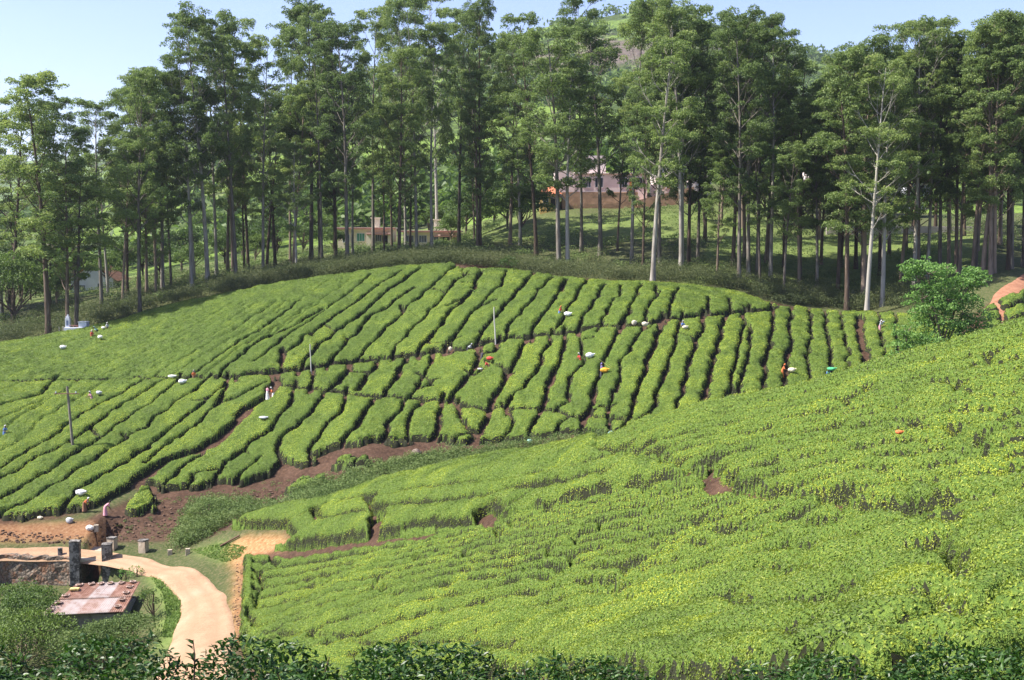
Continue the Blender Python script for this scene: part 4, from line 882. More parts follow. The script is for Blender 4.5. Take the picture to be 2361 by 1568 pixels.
far_tr.sort(key=lambda o: o.location.x / o.location.y)
for i, o in enumerate(far_tr):
    if o.location.y < 288: o['label'] = f"{'low' if o.scale.z < .85 else 'high'} round leafy tree on the slope behind the trunks, {ordw(i + 1)} from the left"
    else: o['label'] = f"small distant round tree on the far sunlit slope, {ordw(i + 1)} from the left"
# far wood: the tree cover of the hills reads as one mass
P = []
for k in range(5200):
    d = math.exp(rf.uniform(math.log(300), math.log(1500))); px = rf.uniform(-500, 2900); P.append(((px - CX) / F * d, d))
P = np.array(P); keep = fbm(P[:, 0], P[:, 1], 120, 41, 4) > -.02; P = P[keep]
def hf_z(x, y):
    z = H0f(x, y); rr0 = np.hypot(x, y); am = np.clip((rr0 - 260) / 500, 0, 1); return z + am * (24 * fbm(x, y, 260, 2, 5) + 5 * fbm(x, y, 60, 9, 4))
zz = hf_z(P[:, 0], P[:, 1]); cl = []
for (x, y), z in zip(P, zz):
    s = rt.uniform(3, 6) * (1 + y / 1500); cl.append(clump((x, y, z + s * .45), s, .8, int(26), s * .5, rt))
V, Fq, a = merge(cl); o = npmesh('far_woods', V, Fq, M['round'], attrs={'tint': a}); o['kind'] = 'stuff'
# ------------------------------------------------------------------ undergrowth along the treeline, gully scrub
def shrubs(name, pts, rad, n, size, m, flat_=.75, rise=.35):
    cl = []
    for x, y in pts:
        r = rt.uniform(*rad); z = float(Hs(x, y)); cl.append(clump((x, y, z + r * rise), r, flat_ * rt.uniform(.7, 1.2), int(n * r * r * rt.uniform(.7, 1.2)) + 8, size, rt))
    V, Fq, a = merge(cl); o = npmesh(name, V, Fq, m, attrs={'tint': a}); o['kind'] = 'stuff'; return o
def in_px(poly, n, dmin, rnd, dens=None):
    xs = [p[0] for p in poly]; ys = [p[1] for p in poly]; out = []
    while len(out) < n:
        px, py = rnd.uniform(min(xs), max(xs)), rnd.uniform(min(ys), max(ys))
        if inpoly(np.array([px]), np.array([py]), poly)[0]:
            h_ = hit(px, py, dmin)
            if h_: out.append(h_)
            else: out.append((0, 0)); out.pop(); n -= 1
    return out
# band directly behind the tea edge
band = []
te = [(p[0], p[1]) for p in top_edge]
for k in range(2100):
    px = rf.uniform(-150, 2150) if k < 1500 else rf.uniform(520, 1180); e_y = np.interp(px, [p[0] for p in te], [p[1] for p in te]); h_ = hit(px, e_y, FAR)
    if h_ is None: continue
    x, y = h_; dd = rf.uniform(1.0, 2.0) + abs(rf.gauss(0, 1)) * 9; gap = 3.2 if px > 1040 else .6
    y2 = y + gap + dd; x2 = (px - CX) / F * y2; band.append((x2, y2))
shrubs('undergrowth', band, (.6, 1.9), 80, .19, M['under'], .8, .4)
slopeb = [( (px := rf.uniform(-150, 2450), d := rf.uniform(176, 262)) and ((px - CX) / F * d, d)) for _ in range(3800)]
slopeb = [p for p in slopeb if fbm(p[0], p[1], 9, 4, 2) > -.15]
shrubs('slope_undergrowth', slopeb, (.5, 1.5), 30, .26, M['scrub'], .7, .35)
gpoly = [(440, 1175), (480, 1165), (640, 1175), (700, 1140), (860, 1085), (1000, 1055), (1150, 1045), (1330, 1022), (1400, 1012), (1395, 1022), (1200, 1052), (1000, 1098), (860, 1136), (660, 1178), (530, 1215), (440, 1262), (400, 1272), (395, 1262)]
shrubs('gully_scrub', in_px(gpoly, 900, 104, rf), (.45, 1.15), 110, .17, M['scrub'], .9, .45)
dry = [(230, 1248), (440, 1262), (520, 1240), (600, 1235), (560, 1215), (430, 1190), (300, 1190)]
shrubs('weeds', in_px(dry, 70, 104, rf) + in_px([(300, 1165), (700, 1100), (1100, 1045), (1400, 1010), (1300, 1018), (900, 1080), (600, 1160)], 90, 104, rf), (.12, .35), 200, .12, M['scrub'], .6, .4)
# grass blades on the verge and the small lawn
gp = in_px([(335, 1315), (370, 1325), (400, 1350), (418, 1385), (418, 1420), (395, 1470), (370, 1470), (385, 1420), (375, 1370)], 2600, 60, rf) + in_px([(440, 1268), (520, 1252), (570, 1262), (555, 1285), (520, 1298), (470, 1282)], 1200, 90, rf)
gp = np.array(gp); C = np.c_[gp, Hs(gp[:, 0], gp[:, 1]) + .04]; V, Fq, a = leaves(C, np.tile([0, .3, 1.], (len(C), 1)), .22, .09, rt, .3, .1); o = npmesh('grass', V, Fq, M['lawn'], attrs={'tint': a * .6}); o['kind'] = 'stuff'
print('veg', time.time() - T0)
# ------------------------------------------------------------------ bushes one can tell apart
def bush(name, px, py, dmin, H, Rm, m, dens, card, label, n=26, d=None, low=.12, kind='bush', stretch=(1, 1)):
    x, y = hit(px, py, dmin) if d is None else ((px - CX) / F * d, d); z = float(Hs(x, y))
    Tr, Cr = round_tree(rt, H, Rm, dens, card, n, low=low); V, Fq = mm(Tr); e = empty(name, (x, y, z - .1), 0, label, kind)
    npmesh('stem', V, Fq, M['bark_dark'], smooth=True, parent=e); V, Fq, a = merge(Cr); V = V * [stretch[0], stretch[1], 1]; npmesh('leaves', V, Fq, m, attrs={'tint': a}, parent=e); return e
# ------------------------------------------------------------------ right-hand bright tree, bushes round the hut
def lobed_tree(lobes, d, base_px, m, label, card=.32, dens=62, name='leafy_tree'):
    """a broad tree whose crown is a set of uneven lobes: (px, py, radius in m, depth offset)"""
    x = (base_px - CX) / F * d; z = float(Hs(x, d)); e = empty(name, (x, d, z - .1), 0, label, 'tree'); Cr, Tr = [], []
    for px, py, r, dy in lobes:
        a = ray(px, py); c0 = np.array([a[0] * (d + dy) - x, dy, a[1] * (d + dy) - z + .1]); Tr.append(limb([0, 0, .3], c0, .16, .05, rt, .12, 5, 6)[1])
        for k in range(int(9 + r * r * 3.2)):
            v = rt.normal(size=3); v /= np.linalg.norm(v); c = c0 + v * r * rt.uniform(.35, 1.0) * [1, 1, .8]; rc = rt.uniform(.45, 1.0); Cr.append(clump(c, rc * 1.15, rt.uniform(.35, .6), int(dens * rc * rc) + 12, card, rt)); 
            if k % 4 == 0: Tr.append(limb(c0, c, .05, .015, rt, .15, 4, 4)[1])
    Tr.append(tube([(0, 0, 0), (.1, 0, 1.5), (.2, 0, 3.5)], [.3, .24, .15], 8)); V, Fq = mm(Tr); npmesh('trunk', V, Fq, M['bark_dark'], smooth=True, parent=e); V, Fq, a = merge(Cr); npmesh('crown', V, Fq, m, attrs={'tint': a}, parent=e); return e
lobed_tree([(2165, 740, 3.1, 0), (2125, 690, 2.2, -.5), (2140, 632, 2.3, 0), (2105, 625, 1.2, 0), (2215, 665, 2.4, 1), (2245, 640, 1.3, 1), (2220, 725, 2.6, .5), (2255, 760, 2.2, 1.5), (2185, 690, 2.4, 0)], 127.0, 2170, M['bright'], 'tall uneven bright green tree at the end of the right tea rows')
lobed_tree([(2090, 770, 1.5, 0), (2080, 810, 1.6, 0), (2110, 830, 1.6, -.5), (2140, 800, 1.8, -.5), (2170, 830, 1.5, -1)], 124.5, 2110, M['bright'], 'lower leafy tree leaning over the tea rows in front of the tall uneven bright tree', .3)
lobed_tree([(2240, 800, 2.2, 0), (2290, 790, 2.0, 0), (2215, 830, 2.0, 0), (2330, 800, 1.6, 1)], 130.0, 2255, M['round'], 'dark leafy tree in the shade between the tall uneven bright tree and the dark tea', .3)
bush('bush', 1172, 632, 160, 3.4, 1.5, M['round'], 110, .22, 'round dense green bush standing at the top corner of the tea by the treeline', 22, kind='bush')
bush('bush', 30, 735, 160, 13, 6.5, M['round'], 40, .38, 'broad dark green spreading tree beside the far left end of the tea', 40, d=186, kind='tree')
bush('bush', 10, 1345, 0, 4.6, 3.2, M['round'], 90, .2, 'dark bushy shrub below the stone retaining wall', 34, d=97.5)
bush('bush', 60, 1400, 0, 5.2, 3.4, M['round'], 90, .22, 'large dark shrub against the tin-roofed hut', 40, d=94.0)
bush('bush', 20, 1470, 0, 5.0, 3.6, M['round'], 90, .22, 'large dark shrub just behind the foreground tea leaves, below the hut', 40, d=88.0)
bush('bush', 185, 1480, 0, 3.4, 2.8, M['scrub'], 130, .17, 'yellow-green thicket that hides the front wall of the hut', 40, d=86.8, stretch=(1.25, .7))
bush('bush', 270, 1475, 0, 3.6, 2.8, M['scrub'], 130, .17, 'yellow-green thicket in front of the hut corner nearest the road', 40, d=87.0, stretch=(1.2, .7))
bush('bush', 335, 1400, 0, 3.6, 1.2, M['round'], 130, .18, 'upright leafy plant between the hut and the grass verge', 20, d=91.5)
bush('bush', 243, 1352, 0, 1.5, .9, M['bright'], 170, .15, 'small bright bush growing below the bridge opening', 14, d=101.5)
bush('bush', 272, 1350, 0, 1.4, .8, M['bright'], 170, .15, 'small leafy bush below the right bridge pillar', 12, d=101.8)
bush('bush', 315, 1330, 60, 1.2, .8, M['bright'], 170, .15, 'small bush on the bank where the grass verge begins', 12)
bush('bush', 480, 1200, 100, 2.8, 2.0, M['scrub'], 130, .15, 'feathery green bush at the lower end of the gully', 24)
bush('bush', 445, 1245, 100, 2.0, 1.6, M['scrub'], 130, .15, 'low feathery bush beside the small lawn by the road', 20)
bush('bush', 1290, 1030, 105, 1.8, 1.1, M['scrub'], 130, .15, 'pale green bush alone on the bare bank under the tea', 14)
# ------------------------------------------------------------------ stone and concrete by the road
m, t, b = mat('mossy stone masonry', .9, .15); M['stone'] = m
tc = nd(t, 'ShaderNodeTexCoord'); v = nd(t, 'ShaderNodeTexVoronoi'); v.feature = 'DISTANCE_TO_EDGE'; v.inputs['Scale'].default_value = 2.6; t.links.new(tc.outputs['Object'], v.inputs['Vector'])
n1 = tex(t, 1.3, 6, .7); n2 = tex(t, 5, 6, .7)
c = ramp(t, [(.3, (.10, .075, .06)), (.5, (.20, .165, .13)), (.7, (.34, .29, .24))], n2); c = mix(t, ramp(t, [(.5, (0, 0, 0)), (.62, (1, 1, 1))], n1), c, (.26, .14, .085))
c = mix(t, ramp(t, [(.0, (1, 1, 1)), (.07, (0, 0, 0))], v.outputs[0]), c, (.05, .04, .035)); t.links.new(c, b.inputs['Base Color'])
bump(t, b, math_(t, 'ADD', v.outputs[0], math_(t, 'MULTIPLY', n2, .4)), .9, .12)
def weathered(name, base, stain, pale, th=.5):
    m, t, b = mat(name, .85, .2); n1 = tex(t, 2.2, 7, .72); n2 = tex(t, 7, 5, .6)
    c = ramp(t, [(.3, tuple(x * .75 for x in base)), (.7, base)], n2); c = mix(t, ramp(t, [(th, (0, 0, 0)), (th + .07, (1, 1, 1))], n1), c, stain)
    c = mix(t, ramp(t, [(.62, (0, 0, 0)), (.68, (1, 1, 1))], tex(t, 3.1, 6, .7)), c, pale); t.links.new(c, b.inputs['Base Color']); bump(t, b, n2, .4, .03); return m
M['pillar'] = weathered('lichen-stained plaster', (.30, .28, .26), (.07, .065, .06), (.62, .60, .57), .46)
M['block'] = weathered('weathered concrete', (.50, .42, .32), (.22, .17, .13), (.62, .56, .48), .58)
M['cut'] = simple('mud plaster', (.30, .19, .11), .9, .25, 2)
def wpt(px, py, dmin=60): 
    x, y = hit(px, py, dmin); return x, y
zr = ZR + .03
wl = resample(wall_line, .5); wl = wl[(wl[:, 0] > -75) & (wl[:, 0] < Bx - 1.25)]
def masonry(name, line, ztop, zbot, thick, m, label, cat, jag=.09):
    """a wall that follows a line, with an uneven top and face"""
    n = len(line); hN = 9; ring = [(0, 0), (0, 1), (1, 1), (1, 0)]; V = []; zt = ztop(line)
    front = []; rr = np.random.default_rng(4)
    for j in range(hN): front.append(np.c_[line[:, 0] + rr.normal(size=n) * .02, line[:, 1] + rr.normal(size=n) * .035, zbot + (zt + rr.normal(size=n) * (jag if j == hN - 1 else .02) - zbot) * j / (hN - 1)])
    back = [np.c_[line[:, 0], line[:, 1] + thick, zt + rr.normal(size=n) * jag * .5], np.c_[line[:, 0], line[:, 1] + thick, np.full(n, zbot)]]
    G = np.stack(front + back, 0); k = len(G); idx = np.arange(k * n).reshape(k, n)
    Fq = np.stack([idx[:-1, :-1], idx[:-1, 1:], idx[1:, 1:], idx[1:, :-1]], -1).reshape(-1, 4); V = G.reshape(-1, 3)
    o = npmesh(name, V, Fq, m); tag(o, label, cat); return o
masonry('retaining_wall', wl, lambda L: zr - .05 + .06 * fbm(L[:, 0], L[:, 1], 1.2, 3, 2), ZR - 3.4, 1.1, M['stone'], 'mossy brown stone retaining wall running left of the road bridge', 'wall')
wl2 = resample(np.array([[Bx + 1.55, By - .25], [Bx + 2.6, By - .3], [Bx + 4.1, By - .1]]), .4)
masonry('retaining_wall', wl2, lambda L: zr - .1 - .08 * (L[:, 0] - wl2[0, 0]), ZR - 3.4, .6, M['stone'], 'short stone retaining wall between the bridge pillar and the grassy bank', 'wall')
# bridge: two abutments, a slab and the dark passage below
br = empty('road_bridge', (Bx, By, ZR), 0, 'small road bridge with a concrete slab over a dark square opening', 'bridge')
s_ = boxobj('slab', [(.05, 1.9, -.14, 2.75, 4.6, .26)], M['block'], br, .02)
for sx in (-1.22, 1.32): boxobj('abutment', [(sx, 2.2, -1.75, .42, 4.9, 2.94)], M['cut'] if sx > 0 else M['stone'], br, .02)
def pillar(x, y, z, sx, sy, h, rz, m, label, name='bridge_pillar', cat='pillar', group=None, cap=True):
    e = empty(name, (x, y, z), rz, label, cat, group); boxobj('shaft', [(0, 0, h / 2, sx, sy, h)], m, e, .03, .008)
    if cap: boxobj('coping', [(0, 0, h + .055, sx + .06, sy + .06, .10)], M['pillar'], e, .03, .008)
    return e
pillar(Bx - 1.38, By - .42, ZR - 3.4, .85, .8, 5.0, .12, M['pillar'], 'tall black and white stained masonry pillar at the left side of the bridge opening', group='pillars at the edges of the bridge')
pillar(Bx + 1.48, By - .42, ZR - 3.4, .8, .8, 4.75, .12, M['pillar'], 'stained masonry pillar at the right side of the bridge opening, next to the short wall', group='pillars at the edges of the bridge')
for px, py, lab in ((259, 1266, 'squat weathered concrete block beyond the road, opposite the bridge, next to the dark bank'), (331, 1272, 'squat yellowish concrete block beyond the road, nearer the lawn')):
    x, y = wpt(px, py, 90); pillar(x, y, float(Hs(x, y)) - .2, .72, .62, 1.2, -.25, M['block'], lab, 'parapet_block', 'concrete block', 'concrete blocks beyond the road')
for px, py, s, h, lab in ((223, 1259, .42, .55, 'low broken stone beside the track, left of the squat concrete block'), (139, 1284, .38, .62, 'small dark marker stone on top of the retaining wall'), (392, 1279, .4, .42, 'low marker stone beyond the road, between the blocks and the lawn'), (433, 1279, .38, .55, 'small orange-brown marker stone at the corner of the lawn')):
    x, y = wpt(px, py, 90); e = pillar(x, y, ZG0.min() if False else float(_bil(ZG0, GX0, GY0, GS, x, y)) - .1, s, s * .8, h + .1, .2, M['block'] if px > 200 else M['pillar'], lab, 'marker_stone', 'stone', 'marker stones along the road', cap=False)
    
# rocks and clods on the banks
rockm = simple('rock', (.16, .12, .10), .9, .4, 2, bs=.4)
def rock(x, y, z, s, label=None, name='rock'):
    bm = bmesh.new(); bmesh.ops.create_icosphere(bm, subdivisions=3, radius=1)
    sd = rf.random() * 50
    for v in bm.verts:
        k = 1 + .45 * float(fbm(v.co.x * 1.3 + sd, v.co.y * 1.3 + v.co.z, 1, 3, 3)); v.co = Vector((v.co.x * k * s, v.co.y * k * s * .8, v.co.z * k * s * .6))
    me = bpy.data.meshes.new(name); bm.to_mesh(me); bm.free(); me.materials.append(rockm); o = bpy.data.objects.new(name, me); link(o); o.location = (x, y, z); return o
V_, F_ = [], []; clods = []
for x, y in in_px([(230, 1252), (440, 1240), (640, 1165), (900, 1090), (1100, 1050), (1400, 1012), (1380, 1006), (1100, 1045), (760, 1100), (640, 1130), (300, 1180), (200, 1215)], 420, 104, rf) + in_px([(0, 1250), (220, 1258), (230, 1240), (0, 1222)], 120, 100, rf) + in_px([(545, 1300), (560, 1300), (556, 1480), (528, 1480)], 120, 60, rf) + in_px([(420, 1420), (540, 1420), (540, 1480), (400, 1480)], 150, 60, rf):
    s = rf.uniform(.03, .10) * (1.2 if y > 100 else .6); z = float(Hs(x, y)) + s * .2
    d = rt.normal(size=(8, 3)) * .25 + np.array([[a, b2, c2] for a in (-1, 1) for b2 in (-1, 1) for c2 in (-.7, .7)]); d = d * s + (x, y, z)
    clods.append((d, np.array([[0, 1, 3, 2], [4, 6, 7, 5], [0, 4, 5, 1], [2, 3, 7, 6], [0, 2, 6, 4], [1, 5, 7, 3]])))
V, Fq = mm(clods); o = npmesh('loose_stones', V, Fq, simple('clod', (.13, .08, .055), .95, .4, 1.5)); o['kind'] = 'stuff'
x, y = hit(963, 1052, 105); o = rock(x, y, float(Hs(x, y)) + .35, .55, None); tag(o, 'dark upright boulder on the bare bank above the gully scrub', 'rock')
x, y = hit(575, 1200, 100); o = rock(x, y, float(Hs(x, y)) + .15, .3, None); tag(o, 'small grey rock on the bare bank at the head of the lawn', 'rock')
# plank lying from the lawn to the hedge
logm = simple('old wood', (.13, .08, .055), .9, .3, 4)
a, b_ = hit(508, 1262, 95), hit(552, 1240, 95); V, Fq = tube([(a[0], a[1], float(Hs(*a)) + .12), (b_[0], b_[1], float(Hs(*b_)) + .2)], [.09, .08], 6); tag(npmesh('log', V, Fq, logm, smooth=True), 'dark log lying across the edge of the lawn below the hedge', 'log')
# ------------------------------------------------------------------ tin-roofed hut
hx, hy = (188 - CX) / F * 93.5, 93.5; hz = float(Hs(hx, hy)); _, zt_ = ray(188, 1362); ztop = ray(200, 1358)[1] * 95.6
hut = empty('hut', (hx, 92.6, hz), 0, 'small grey hut under a patched rusty corrugated roof, half hidden by thicket', 'hut')
wallm = weathered('grey block wall', (.34, .32, .30), (.16, .15, .14), (.48, .46, .43), .55)
zb = ray(95, 1420)[1] * 91.4 - hz; ztp = ray(200, 1358)[1] * 95.0 - hz
boxobj('wall', [(0, 0, zb / 2 - .1, 5.5, .2, zb - .2), (-2.65, 1.75, zb / 2, .2, 3.3, zb + .1), (2.65, 1.75, zb / 2, .2, 3.3, zb + .1), (0, 3.45, zb / 2, 5.5, .2, zb + .3)], wallm, hut)
def tinmat(name, cols):
    m, t, b = mat(name, .55, .4); n = tex(t, 1.6, 7, .75); c = ramp(t, cols, n); t.links.new(c, b.inputs['Base Color']); return m
rust = tinmat('rusty tin', [(.3, (.12, .055, .035)), (.5, (.22, .11, .075)), (.66, (.33, .21, .17))]); tin = tinmat('pale tin', [(.32, (.20, .115, .085)), (.45, (.34, .27, .25)), (.7, (.42, .39, .39))]); tin2 = tinmat('dull tin', [(.36, (.22, .12, .08)), (.52, (.32, .22, .19)), (.7, (.40, .33, .30))])
def sheet(u0, u1, v0, v1, m, lift):
    """corrugated sheet on the roof plane; u along the eave (0..1), v up the slope (0..1)"""
    A = np.array([-3.15, -1.15, zb]); B = np.array([3.0, -.55, zb + .1]); Cc = np.array([2.95, 4.05, ztp + .1]); Dd = np.array([-2.0, 3.75, ztp])
    nu = max(8, int((u1 - u0) * 6.2 / .035)); us = np.linspace(u0, u1, nu); vs = np.linspace(v0, v1, 6); U, Vv = np.meshgrid(us, vs)
    P = (A * (1 - U[..., None]) + B * U[..., None]) * (1 - Vv[..., None]) + (Dd * (1 - U[..., None]) + Cc * U[..., None]) * Vv[..., None]
    nrm = np.cross(B - A, Dd - A); nrm /= np.linalg.norm(nrm); P = P + nrm * (lift + .022 * np.sin(U * 6.2 / .17 * 2 * math.pi) + .015 * fbm(U * 5, Vv * 4, 1, 3, 2))[..., None]
    idx = np.arange(P.shape[0] * nu).reshape(-1, nu); Fq = np.stack([idx[:-1, :-1], idx[:-1, 1:], idx[1:, 1:], idx[1:, :-1]], -1).reshape(-1, 4)
    o = npmesh('roof_sheet', P.reshape(-1, 3), Fq, m, smooth=True, parent=hut); s2 = o.modifiers.new('s', 'SOLIDIFY'); s2.thickness = .008; return o
for u0, u1, m_ in ((-.01, .22, tin2), (.2, .44, tin), (.42, .66, tin2), (.64, .84, tin), (.82, 1.01, rust)): sheet(u0, u1, 0, .52, m_, .02)
for u0, u1, m_ in ((-.01, .24, rust), (.22, .4, rust), (.38, .54, tin), (.52, .7, tin), (.68, .86, rust), (.84, 1.01, rust)): sheet(u0, u1, .48, 1, m_, .06)
def on_roof(u, v):
    A = np.array([-3.15, -1.15, zb]); B = np.array([3.0, -.55, zb + .1]); Cc = np.array([2.95, 4.05, ztp + .1]); Dd = np.array([-2.0, 3.75, ztp]); p = (A * (1 - u) + B * u) * (1 - v) + (Dd * (1 - u) + Cc * u) * v; return p + [hx, 92.6, hz + .1]
mudm = simple('dried mud and leaf', (.13, .07, .045), .95, .45, 5, bs=.6, bd=.05); rimm = simple('pale plastic cloth', (.42, .32, .28), .6, .15, 6); yel = simple('yellow sacking', (.62, .50, .22), .8, .2, 5)
def weight_bag(u, v, r, tone):
    p = on_roof(u, v); bm = bmesh.new(); bmesh.ops.create_icosphere(bm, subdivisions=3, radius=1)
    for w_ in bm.verts: k = 1 + .3 * float(fbm(w_.co.x * 1.5 + u * 9, w_.co.y * 1.5 + v * 9, 1, 3, 2)); w_.co = Vector((w_.co.x * r * k, w_.co.y * r * k * .9, max(w_.co.z, -.2) * .35 * r * k))
    me = bpy.data.meshes.new('mound'); bm.to_mesh(me); bm.free(); me.materials.append(mudm); e = empty('roof_weight', p, u * 5, tone, 'roof weight', 'mud bundles weighing down the hut roof'); o = bpy.data.objects.new('mud', me); link(o, e)
    th = np.linspace(0, 2 * math.pi, 22); pth = np.c_[np.cos(th) * r * 1.02, np.sin(th) * r * .95, .05 + .03 * np.sin(th * 3 + u * 9)]; V, Fq = tube(pth, .02 + .03 * np.sin(th * 2 + v * 8) ** 2, 6); npmesh('cloth_rim', V, Fq, rimm, smooth=True, parent=e)
for u, v, r, lb in ((.07, .93, .33, 'leftmost along the top edge'), (.25, .95, .3, 'second along the top edge'), (.40, .95, .3, 'third along the top edge, ringed by white cloth'), (.55, .95, .3, 'fourth along the top edge'), (.72, .95, .3, 'fifth along the top edge'), (.90, .97, .3, 'at the top corner nearest the grass bank'),
                 (.05, .58, .33, 'highest of three on the left slope'), (.06, .36, .33, 'middle one of three on the left slope'), (.06, .13, .3, 'lowest on the left slope near the eave'), (.90, .80, .33, 'with a wide white ring near the top right'), (.90, .60, .32, 'second down the right slope'), (.90, .38, .32, 'third down the right slope'), (.90, .15, .3, 'lowest on the right slope')):
    weight_bag(u, v, r * .8, 'brown mud bundle on the hut roof, ' + lb)
p = on_roof(.085, .76); o = boxobj('sack', [(0, 0, .09, .75, .42, .16)], yel, None, .06, .015); o.location = p; o.rotation_euler = (0, 0, .1); tag(o, 'folded yellow sack lying on the upper left of the hut roof', 'sack')
# ------------------------------------------------------------------ houses among the trees
pink = simple('pinkish plaster', (.74, .64, .62), .85, .08, .6); cream = simple('cream plaster', (.72, .62, .50), .85, .1, .6); whitep = simple('whitewash', (.58, .60, .66), .85, .1, .8); redp = simple('red oxide trim', (.34, .17, .14), .8, .2, 1)
yelp = simple('yellow plaster', (.66, .46, .18), .85, .1, .6); tile = simple('brown roof tile', (.27, .15, .10), .85, .3, 2, bs=.4, bd=.08); glass = simple('dark window glass', (.03, .045, .06), .15, .2, 3, spec=.6); greenp = simple('green shutter', (.05, .22, .16), .6, .1, 2); orangep = simple('orange paint', (.62, .22, .06), .7, .1, 2); redroof = simple('red roof tile', (.50, .17, .09), .85, .2, 2); dark = simple('dark doorway', (.03, .028, .025), .9, .1, 2); concrete = simple('concrete slab', (.42, .38, .34), .9, .15, 1)
def P3(px, py, d): return np.array(pt(px, py, d))
def house(name, px0, px1, py_top, py_base, d, depth, wallmat, label, cat='house'):
    a, b_ = P3(px0, py_base, d), P3(px1, py_base, d); zt = P3((px0 + px1) / 2, py_top, d)[2]; wd = b_[0] - a[0]; hgt = zt - a[2]
    e = empty(name, ((a[0] + b_[0]) / 2, d, a[2]), 0, label, cat); boxobj('wall', [(0, depth / 2, hgt / 2 - 1.5, wd, depth, hgt + 3)], wallmat, e)
    sx = lambda px: (P3(px, py_base, d)[0] - (a[0] + b_[0]) / 2); sz = lambda py: P3(px0, py, d)[2] - a[2]; return e, sx, sz, wd, hgt
def win(e, x, z, w_, h, yf, frame, pane, name='window', bars=2):
    f = boxobj(name, [(x, yf - .03, z + h / 2 + .04, w_ + .16, .1, .08), (x, yf - .03, z - h / 2 - .04, w_ + .16, .1, .08), (x - w_ / 2 - .04, yf - .03, z, .08, .1, h), (x + w_ / 2 + .04, yf - .03, z, .08, .1, h)] + [(x - w_ / 2 + w_ * (i + 1) / (bars + 1), yf - .035, z, .06, .06, h) for i in range(bars)], frame, e)
    boxobj('pane', [(x, yf - .012, z, w_, .03, h)], pane, f); return f
# cream bungalow
e, sx, sz, wd, hg = house('bungalow', 779, 905, 527, 566, 247, 9, cream, 'long low cream house with red trim and a green window, left one between the trunks')
boxobj('roof', [(0, 4.3, hg + .12, wd + 1.2, 10.4, .24)], concrete, e, .03); boxobj('roof_trim', [(0, -.95, hg + .02, wd + 1.25, .12, .34)], redp, e); boxobj('chimney', [(sx(862), 4, hg + 1.1, 1.6, 1.6, 2.0), (sx(862), 4, hg + 2.2, 2.0, 2.0, .2)], cream, e)
win(e, sx(832), sz(547), 1.5, 1.5, 0, whitep, greenp); win(e, sx(798), sz(550), 1.3, 1.4, 0, whitep, glass); boxobj('porch_roof', [(sx(878), -1.3, sz(540), 5.2, 2.6, .22)], redp, e); 
for px in (853, 903): boxobj('porch_wall', [(sx(px), -1.2, sz(555) , 1.0, 2.2, 3.2)], cream, e)
win(e, sx(873), sz(549), 1.1, 1.3, 0, whitep, glass); boxobj('door', [(sx(888), -.03, sz(556), 1.0, .08, 2.2)], dark, e)
e, sx, sz, wd, hg = house('bungalow', 930, 1057, 534, 566, 249, 9, cream, 'long low cream house with red trim and a box room on its roof')
boxobj('roof', [(0, 4.3, hg + .12, wd + 1.2, 10.4, .24)], concrete, e, .03); boxobj('roof_trim', [(0, -.95, hg + .02, wd + 1.25, .12, .34)], redp, e); boxobj('roof_box', [(sx(1015), 3, hg + 1.3, 2.8, 2.4, 2.3), (sx(1015), 3, hg + 2.5, 3.2, 2.8, .15)], cream, e)
boxobj('porch_roof', [(sx(1033), -1.3, sz(545), 5.4, 2.6, .22)], redp, e); boxobj('porch_wall', [(sx(1014), -1.1, sz(555), .5, 1.9, 2.6), (sx(1043), -1.1, sz(555), .5, 1.9, 2.6)], cream, e)
for px in (1003, 975, 945): win(e, sx(px), sz(551), 1.5, 1.3, 0, whitep, glass)
boxobj('door', [(sx(1028), -.03, sz(556), 1.2, .08, 2.2)], dark, e)
# pinkish white building on the terrace
e, sx, sz, wd, hg = house('large_house', 1326, 1492, 401, 440, 243, 11, pink, 'large pinkish white flat-roofed house on the terrace behind the grove')
boxobj('roof', [(0, 5.5, hg + .1, wd + .5, 11.6, .2)], pink, e, .03); boxobj('roof_room', [(sx(1370), 4, hg + 1.9, 4.8, 5, 3.6)], pink, e)
for px in (1353, 1381, 1437, 1478): win(e, sx(px), sz(421), 1.5, 1.8, 0, whitep, glass)
boxobj('door', [(sx(1458), -.03, sz(428), 1.1, .08, 2.2)], orangep, e); boxobj('side_wing', [(sx(1302), 3.4, sz(424), 4.0, 7, 5.2)], pink, e)
e, sx, sz, wd, hg = house('large_house', 1512, 1578, 398, 430, 243.5, 10, pink, 'pinkish house with a slanting white parapet and orange doors on the terrace')
bm = bmesh.new(); vs = [bm.verts.new((x, y, z)) for y in (-.6, -.35) for x, z in ((-wd / 2 - .3, hg - .6), (wd / 2 + .3, hg + .5), (wd / 2 + .3, hg + 2.2), (-wd / 2 - .3, hg + .3))]
for f in ([0, 1, 2, 3], [7, 6, 5, 4], [0, 4, 5, 1], [1, 5, 6, 2], [2, 6, 7, 3], [3, 7, 4, 0]): bm.faces.new([vs[i] for i in f])
me = bpy.data.meshes.new('parapet'); bm.to_mesh(me); bm.free(); me.materials.append(whitep); link(bpy.data.objects.new('parapet', me), e)
for px in (1540, 1553, 1568): boxobj('door', [(sx(px), -.05, sz(421), .85, .12, 2.3)], orangep, e)
boxobj('veranda_roof', [(sx(1545), -1.2, sz(409), 5.6, 2.2, .2)], whitep, e, .02); boxobj('post', [(sx(1533), -2.1, sz(419), .18, .18, 2.9)], whitep, e); boxobj('post', [(sx(1560), -2.1, sz(419), .18, .18, 2.9)], whitep, e); win(e, sx(1525), sz(419), .9, 1.4, 0, whitep, glass)
e, sx, sz, wd, hg = house('small_house', 1594, 1640, 408, 430, 243, 7, pink, 'low pale house at the end of the terrace beyond the orange doors')
